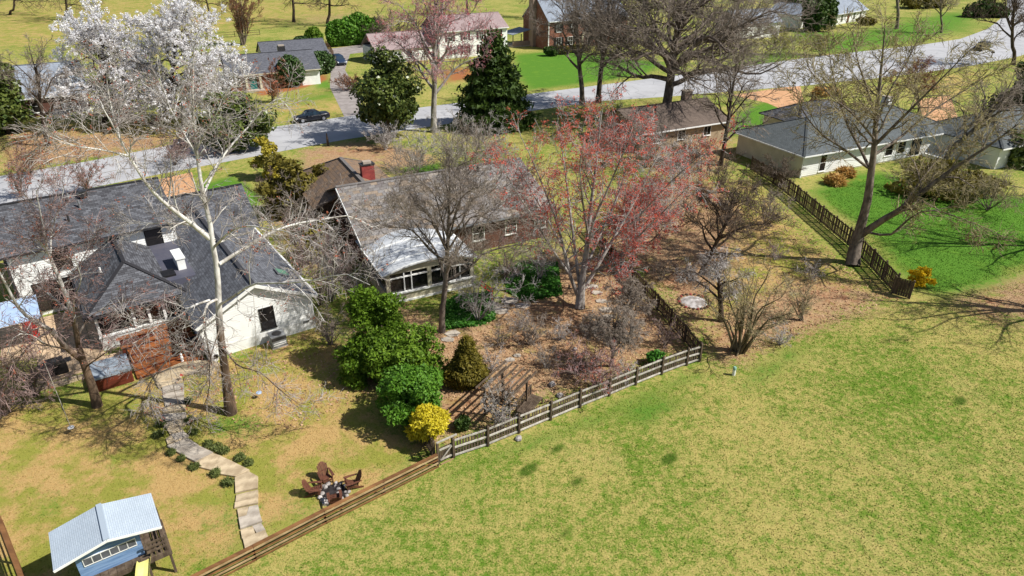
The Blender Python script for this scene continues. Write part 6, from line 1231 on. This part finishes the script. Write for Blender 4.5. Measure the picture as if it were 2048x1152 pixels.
# ---------------------------------------------------------------- evergreens
LF = leafy
LF('arborvitae', 'large rounded green arborvitae in front of the arched sunroom', (790,752), clumps((-1.0,0.7,3.2),(1.9,1.7,2.1),22,0.72,11,0.4)+clumps((0.3,0.1,1.7),(2.8,2.1,1.9),34,0.74,17,0.3)+clumps((-1.8,-0.2,1.2),(1.4,1.2,1.4),12,0.6,18,0.2), 40000, 0.13, M['leaf_arbor'], 1, 0.12, lump=0.25, tri=True, asp=1.6, trunk_h=3.4)
LF('arborvitae', 'smaller bright green arborvitae directly below the large one', (828,842), clumps((0.1,0.2,1.7),(1.95,1.7,2.0),36,0.55,12,0.3), 20000, 0.115, M['leaf_bright'], 2, 0.1, lump=0.25, tri=True, asp=1.6, trunk_h=2.4)
LF('golden_cypress', 'golden yellow cypress bush at the corner of the field fence', (866,884), clumps((0,0,1.2),(1.05,1.0,1.35),24,0.4,13,0.2), 13000, 0.1, M['leaf_gold'], 3, 0.07, lump=0.28, tri=True, asp=1.7, trunk_h=1.8)
LF('conifer_bush', 'olive brown conical conifer in the leafy yard', (934,764), [(0,0,0.8,1.15,1.1,0.9),(0.05,0,1.6,0.8,0.8,0.9),(0,0,2.4,0.4,0.4,0.7)], 12000, 0.11, M['leaf_olive'], 4, 0.08, tri=True, asp=1.8)
LF('dwarf_conifer', 'small dark dwarf conifer on the orange mulch', (925,858), [(0,0,0.35,0.4,0.4,0.38)], 1200, 0.09, M['leaf_dark'], 5, 0.04, cat='shrub')
LF('magnolia', 'tall dark magnolia across the slate house garden by the street', (778,280), clumps((0,0,5.2),(4.6,3.8,5.6),46,1.25,1), 13000, 0.34, M['leaf_mag'], 6, 0.3, lump=0.3, asp=0.7, trunk_h=9)
LF('magnolia', 'spreading dark magnolia hiding the dark car', (470,300), clumps((0.4,0,3.6),(5.0,3.2,3.6),34,1.15,2), 9000, 0.32, M['leaf_mag'], 7, 0.22, lump=0.3, asp=0.7, trunk_h=5)
cl = []; q = random.Random(9)
for i in range(12):
    z = 0.9+i*1.0; rr = 4.9*(1-i/12.4)**0.8; kk_ = max(2, int(3+rr*1.5))
    for j in range(kk_):
        a_ = j*2*math.pi/kk_+i*0.7+q.uniform(-.3,.3); R_ = rr*q.uniform(0.55,0.85); cl.append((R_*math.cos(a_), R_*math.sin(a_), z-0.12*R_+q.uniform(-.25,.25), 0.35*rr+0.35, 0.35*rr+0.35, 0.5))
LF('cedar', 'broad dark green cedar standing beside the street', (988,252), cl, 20000, 0.36, M['leaf_dark'], 8, 0.3, lump=0.34, asp=1.6, tri=True, droop=0.15, trunk_h=11.5, inner=0.3)
for i, (p, rx, rz, lb) in enumerate((((631,103),1.9,2.6,'tallest clipped holly behind the ranch house'),((607,112),2.0,2.0,'round clipped holly at the back corner of the ranch roof'),((586,172),2.2,2.5,'round clipped holly in front of the ranch window'),((626,156),1.9,2.0,'clipped holly on a short trunk at the ranch corner'),((646,146),2.3,2.0,'broad round holly beside the driveway'))):
    LF('clipped_holly', lb, p, [(0,0,rz*0.95,rx,rx,rz)], 3600, 0.26, M['leaf_holly'] if i not in (0,) else M['leaf_arbor'], 20+i, 0.12, cat='bush', group='clipped hollies by the ranch house', lump=0.05)
for i, (px, py, rx, rz) in enumerate(((676,92,2.6,2.6),(697,90,3.0,2.9),(720,88,3.2,3.1),(742,87,3.0,2.8))):
    LF('hedge_bush', ('leftmost bush of the green hedge behind the driveway','second bush from the left of the hedge behind the driveway','third bush from the left of the hedge behind the driveway','rightmost bush of the green hedge behind the driveway')[i], (px,py), [(0,0,rz*0.9,rx,rx*0.8,rz*1.1)], 3200, 0.36, M['leaf_bright'], 30+i, 0.12, cat='bush', group='green hedge behind the driveway', lump=0.12)
LF('dark_evergreen', 'large dark evergreen in front of the shuttered house', (1632,62), [(0,0,3.5,4.2,3.6,3.6),(-1.5,0,5.6,3.0,2.6,2.6),(1.5,0,5.2,3.0,2.6,2.6)], 6000, 0.5, M['leaf_dark'], 36, 0.3)
LF('dark_evergreen', 'dark evergreen behind the white cottage gable', (1580,22), [(0,0,4,4.2,3.6,4.0)], 3200, 0.6, M['leaf_dark'], 37, 0.3)
LF('dark_hedge', 'dark green hedge at the top right beside the road bend', (1965,34), clumps((0,0,2.0),(7,3,2.2),22,1.6,15,0.5), 4500, 0.5, M['leaf_dark'], 63, 0.2, cat='bush', lump=0.3)
LF('brown_thicket', 'grey brown thicket along the top edge right of the shuttered house', (1850,16), clumps((0,0,2.2),(11,4,2.6),26,1.8,16,0.5), 4500, 0.45, M['leaf_moss'], 64, 0.2, cat='bush', lump=0.4)
LF('ivy_tree', 'ivy clad olive green tree at the left edge', (18,268), [(0,0,3.5,2.6,2.4,3.4),(0.3,0,7.0,2.2,2.2,2.6),(-1.0,0,5.4,2.2,2.0,2.2)], 6000, 0.34, M['leaf_mag'], 38, 0.25, lump=0.35)
LF('green_bush', 'low bright green bush at the left edge above the street', (6,262), [(0,0,0.9,1.6,1.3,1.0)], 1500, 0.22, M['leaf_bright'], 39, 0.06, cat='bush')
LF('yellow_shrub', 'yellow green shrub beside the white house driveway', (540,358), clumps((0,0,2.2),(1.5,1.3,2.4),18,0.55,22,0.4), 4200, 0.17, M['leaf_yg'], 40, 0.08, cat='bush', lump=0.35)
LF('olive_bush', 'olive green conifer thicket between garage and slate house', (585,430), clumps((0.6,0,2.6),(3.2,3.0,3.2),34,0.8,21,0.4), 9000, 0.2, M['leaf_moss'], 41, 0.12, cat='bush', lump=0.35)
LF('olive_bush', 'dark olive bush against the slate house corner', (655,505), [(0,0,1.4,1.3,1.3,1.4),(-0.8,-1.0,1.1,1.2,1.2,1.1)], 2600, 0.22, M['leaf_moss'], 42, 0.1, cat='bush', lump=0.35)
LF('forsythia', 'bright yellow forsythia at the end of the brown fence', (1838,572), clumps((0,0,0.75),(0.95,0.8,0.8),26,0.22,31,0.1), 4200, 0.08, M['leaf_forsythia'], 43, 0.04, cat='bush', lump=0.4)
LF('red_shrub', 'round red brown shrub behind the hip roofed house', (1636,232), [(-0.8,0,1.1,1.5,1.3,1.2),(1.0,0.3,1.0,1.6,1.3,1.1),(2.6,0.6,0.9,1.4,1.2,1.0)], 3800, 0.26, M['leaf_red'], 44, 0.07, cat='bush', lump=0.2)
for i, (px, py, s, lb) in enumerate(((1640,192,1.2,'tan ornamental grass clump above the red brown shrub'),(1662,190,1.0,'smaller tan grass clump right of the red brown shrub'),(1668,368,0.8,'tan grass clump in the mulch bed by the ranch wall'),(1690,352,0.7,'tan grass clump nearest the ranch window'))):
    LF('ornamental_grass', lb, (px,py), [(0,0,s*0.5,s,s,s*0.6)], 1500, 0.2, M['grass_tan'], 50+i, 0.03, cat='plant', group='tan ornamental grasses', tri=True, asp=3.0)
LF('foundation_shrub', 'dark shrub at the corner of the tall brick house', (1102,112), [(0,0,0.9,1.4,1.1,0.9)], 900, 0.3, M['leaf_dark'], 56, 0.06, cat='bush')
LF('foundation_shrub', 'dark shrub row below the tall brick house windows', (1125,108), [(0,0,0.8,2.0,1.1,0.8),(3.5,2.0,0.8,2.0,1.1,0.8)], 1400, 0.3, M['leaf_moss'], 57, 0.06, cat='bush')
LF('foundation_shrub', 'clipped dark shrub under the shuttered windows', (1730,50), [(0,0,1.0,2.4,1.6,1.1)], 1000, 0.4, M['leaf_moss'], 58, 0.06, cat='bush')
LF('mossy_thicket', 'olive mossy brush heap right of the hip roofed house', (1895,392), [(0,0,0.9,3.0,2.0,1.0),(3.2,1.5,0.9,2.6,1.8,1.0),(-2.6,0.6,0.7,2.0,1.5,0.8),(1.0,4.5,1.0,2.4,2.0,1.1)], 4500, 0.28, M['leaf_moss'], 59, 0.05, cat='bush', lump=0.45)
LF('dark_conifer', 'dark conifer at the right edge behind the edge house', (2032,262), [(0,0,2.5,2.8,2.6,2.4),(0.2,0,5.0,2.2,2.0,2.4),(-0.6,0,7.2,1.4,1.4,1.8)], 4500, 0.4, M['leaf_dark'], 60, 0.2, lump=0.4)
LF('dark_conifer', 'dark brush conifer below the edge house roof', (2040,330), [(0,0,1.6,2.2,2.0,1.6),(-1.2,0.4,1.2,1.8,1.6,1.2)], 3000, 0.32, M['leaf_mag'], 61, 0.12, lump=0.4)
LF('variegated_shrub', 'small pale green variegated shrub by the field fence corner', (1310,728), [(0,0,0.45,0.5,0.45,0.4)], 500, 0.16, M['leaf_ivy'], 62, 0.03, cat='plant')
for i, (px, py, s) in enumerate(((377,803,.26),(381,843,.3),(388,866,.25),(322,850,.3),(318,872,.32),(343,908,.26),(364,919,.22),(390,936,.3),(418,890,.28),(434,898,.33),(449,904,.32),(481,918,.32),(498,928,.26),(431,950,.3),(457,968,.33))):
    LF('border_grass', 'dark tufted border grass beside the curving flagstone path', (px,py), [(0,0,s*0.4,s*0.75,s*0.75,s*0.5)], 520, 0.055, M['leaf_liri'], 100+i, 0.02, cat='plant', group='dark border grass tufts along the path', tri=True, asp=2.8)
# ---------------------------------------------------------------- ground cover that nobody could count
def scatter(poly, n, g):
    p = np.array([G(*q)[:2] for q in poly]); lo, hi = p.min(0), p.max(0); out = np.empty((0,2))
    while len(out) < n:
        c = g.uniform(lo, hi, (n*2,2)); ins = np.zeros(len(c), bool)
        for i in range(len(p)):
            a, b = p[i], p[(i+1) % len(p)]; ins ^= ((a[1] > c[:,1]) != (b[1] > c[:,1])) & (c[:,0] < (b[0]-a[0])*(c[:,1]-a[1])/((b[1]-a[1]) or 1e-9)+a[0])
        out = np.vstack([out, c[ins]])
    return out[:n]
g = np.random.default_rng(77)
for nm, lb, poly, n, s, h, mt in (('ivy_bed', 'green ivy ground cover beside the arched sunroom', [(882,608),(925,590),(985,585),(990,640),(960,652),(890,660)], 6000, 0.16, 0.3, 'leaf_ivy'), ('ivy_bed', 'green ground cover left of the grey multi stemmed maple', [(1005,545),(1060,520),(1115,530),(1125,590),(1050,605),(1015,585)], 6500, 0.15, 0.3, 'leaf_ivy')):
    xy = scatter(poly, n, g); C = np.column_stack([xy, g.uniform(0.02,h,n)*(0.5+0.5*np.sin(xy[:,0]*2.1)*np.sin(xy[:,1]*1.7))]); V, F = cards(C, s, g, 1.0); tag(np_mesh(nm, V, F, M[mt], smooth=False), lb, 'ground cover', kind='stuff')
M['leaf_fall'] = m_leaf('fallen_leaves', (176,136,98), (136,96,68), (206,172,136), 0.1)
xs = [scatter([(690,560),(800,600),(900,650),(1000,600),(1090,500),(1210,500),(1300,580),(1395,690),(1300,730),(1160,790),(880,890),(800,850),(700,720)], 8000, g), scatter([(1215,490),(1300,380),(1400,370),(1500,350),(1690,530),(1800,600),(1640,650),(1480,720),(1410,690),(1300,560)], 9000, g), scatter([(0,260),(330,265),(340,295),(0,345)], 4000, g), scatter([(330,730),(640,660),(740,790),(600,860),(480,850),(400,830)], 1200, g)]
xy = np.vstack(xs); C = np.column_stack([xy, g.uniform(0.015,0.05,len(xy))]); V, F = cards(C, 0.09, g, 2.0); tag(np_mesh('fallen_leaves', V, F, M['leaf_fall'], smooth=False), 'brown fallen leaves strewn over the yards', 'leaves', kind='stuff')
# grass blades over the field and tan lawn, coloured by the lawn they stand in
def blades(poly, n, h, name, label, attr):
    xy = scatter(poly, n, g); a = g.uniform(0,6.28,n); le = g.normal(size=(n,2))*h*0.5; w = 0.025; hh = h*g.uniform(0.5,1.3,n)
    V = np.stack([np.column_stack([xy[:,0]-w*np.cos(a), xy[:,1]-w*np.sin(a), np.zeros(n)]), np.column_stack([xy[:,0]+w*np.cos(a), xy[:,1]+w*np.sin(a), np.zeros(n)]), np.column_stack([xy+le, hh])],1).reshape(-1,3)
    ix = np.searchsorted(gx, V[:,0]).clip(0,nx-1); iy = np.searchsorted(gy, V[:,1]).clip(0,ny-1); at_ = {k_: v_.reshape(ny,nx)[iy,ix] for k_, v_ in attr.items()}
    tag(np_mesh(name, V, np.arange(3*n).reshape(-1,3), M['lawn'], smooth=False, attr=at_), label, 'grass', kind='stuff')
AT = dict(lush=lush, tan=tan, litter=litter, mulch=mulch, dark=dark)
blades([(380,1190),(876,935),(1400,728),(1560,660),(1820,605),(2060,560),(2100,1190)], 60000, 0.05, 'field_grass', 'short rough grass blades of the open field', AT)
blades([(0,1180),(0,830),(330,760),(640,660),(860,900),(380,1150)], 30000, 0.045, 'yard_grass', 'short dormant grass blades of the tan back yard', AT)
blades([(1640,385),(1760,350),(2060,390),(2060,540),(1880,585),(1740,500)], 25000, 0.07, 'lush_grass', 'bright green grass blades of the right hand lawn', AT)
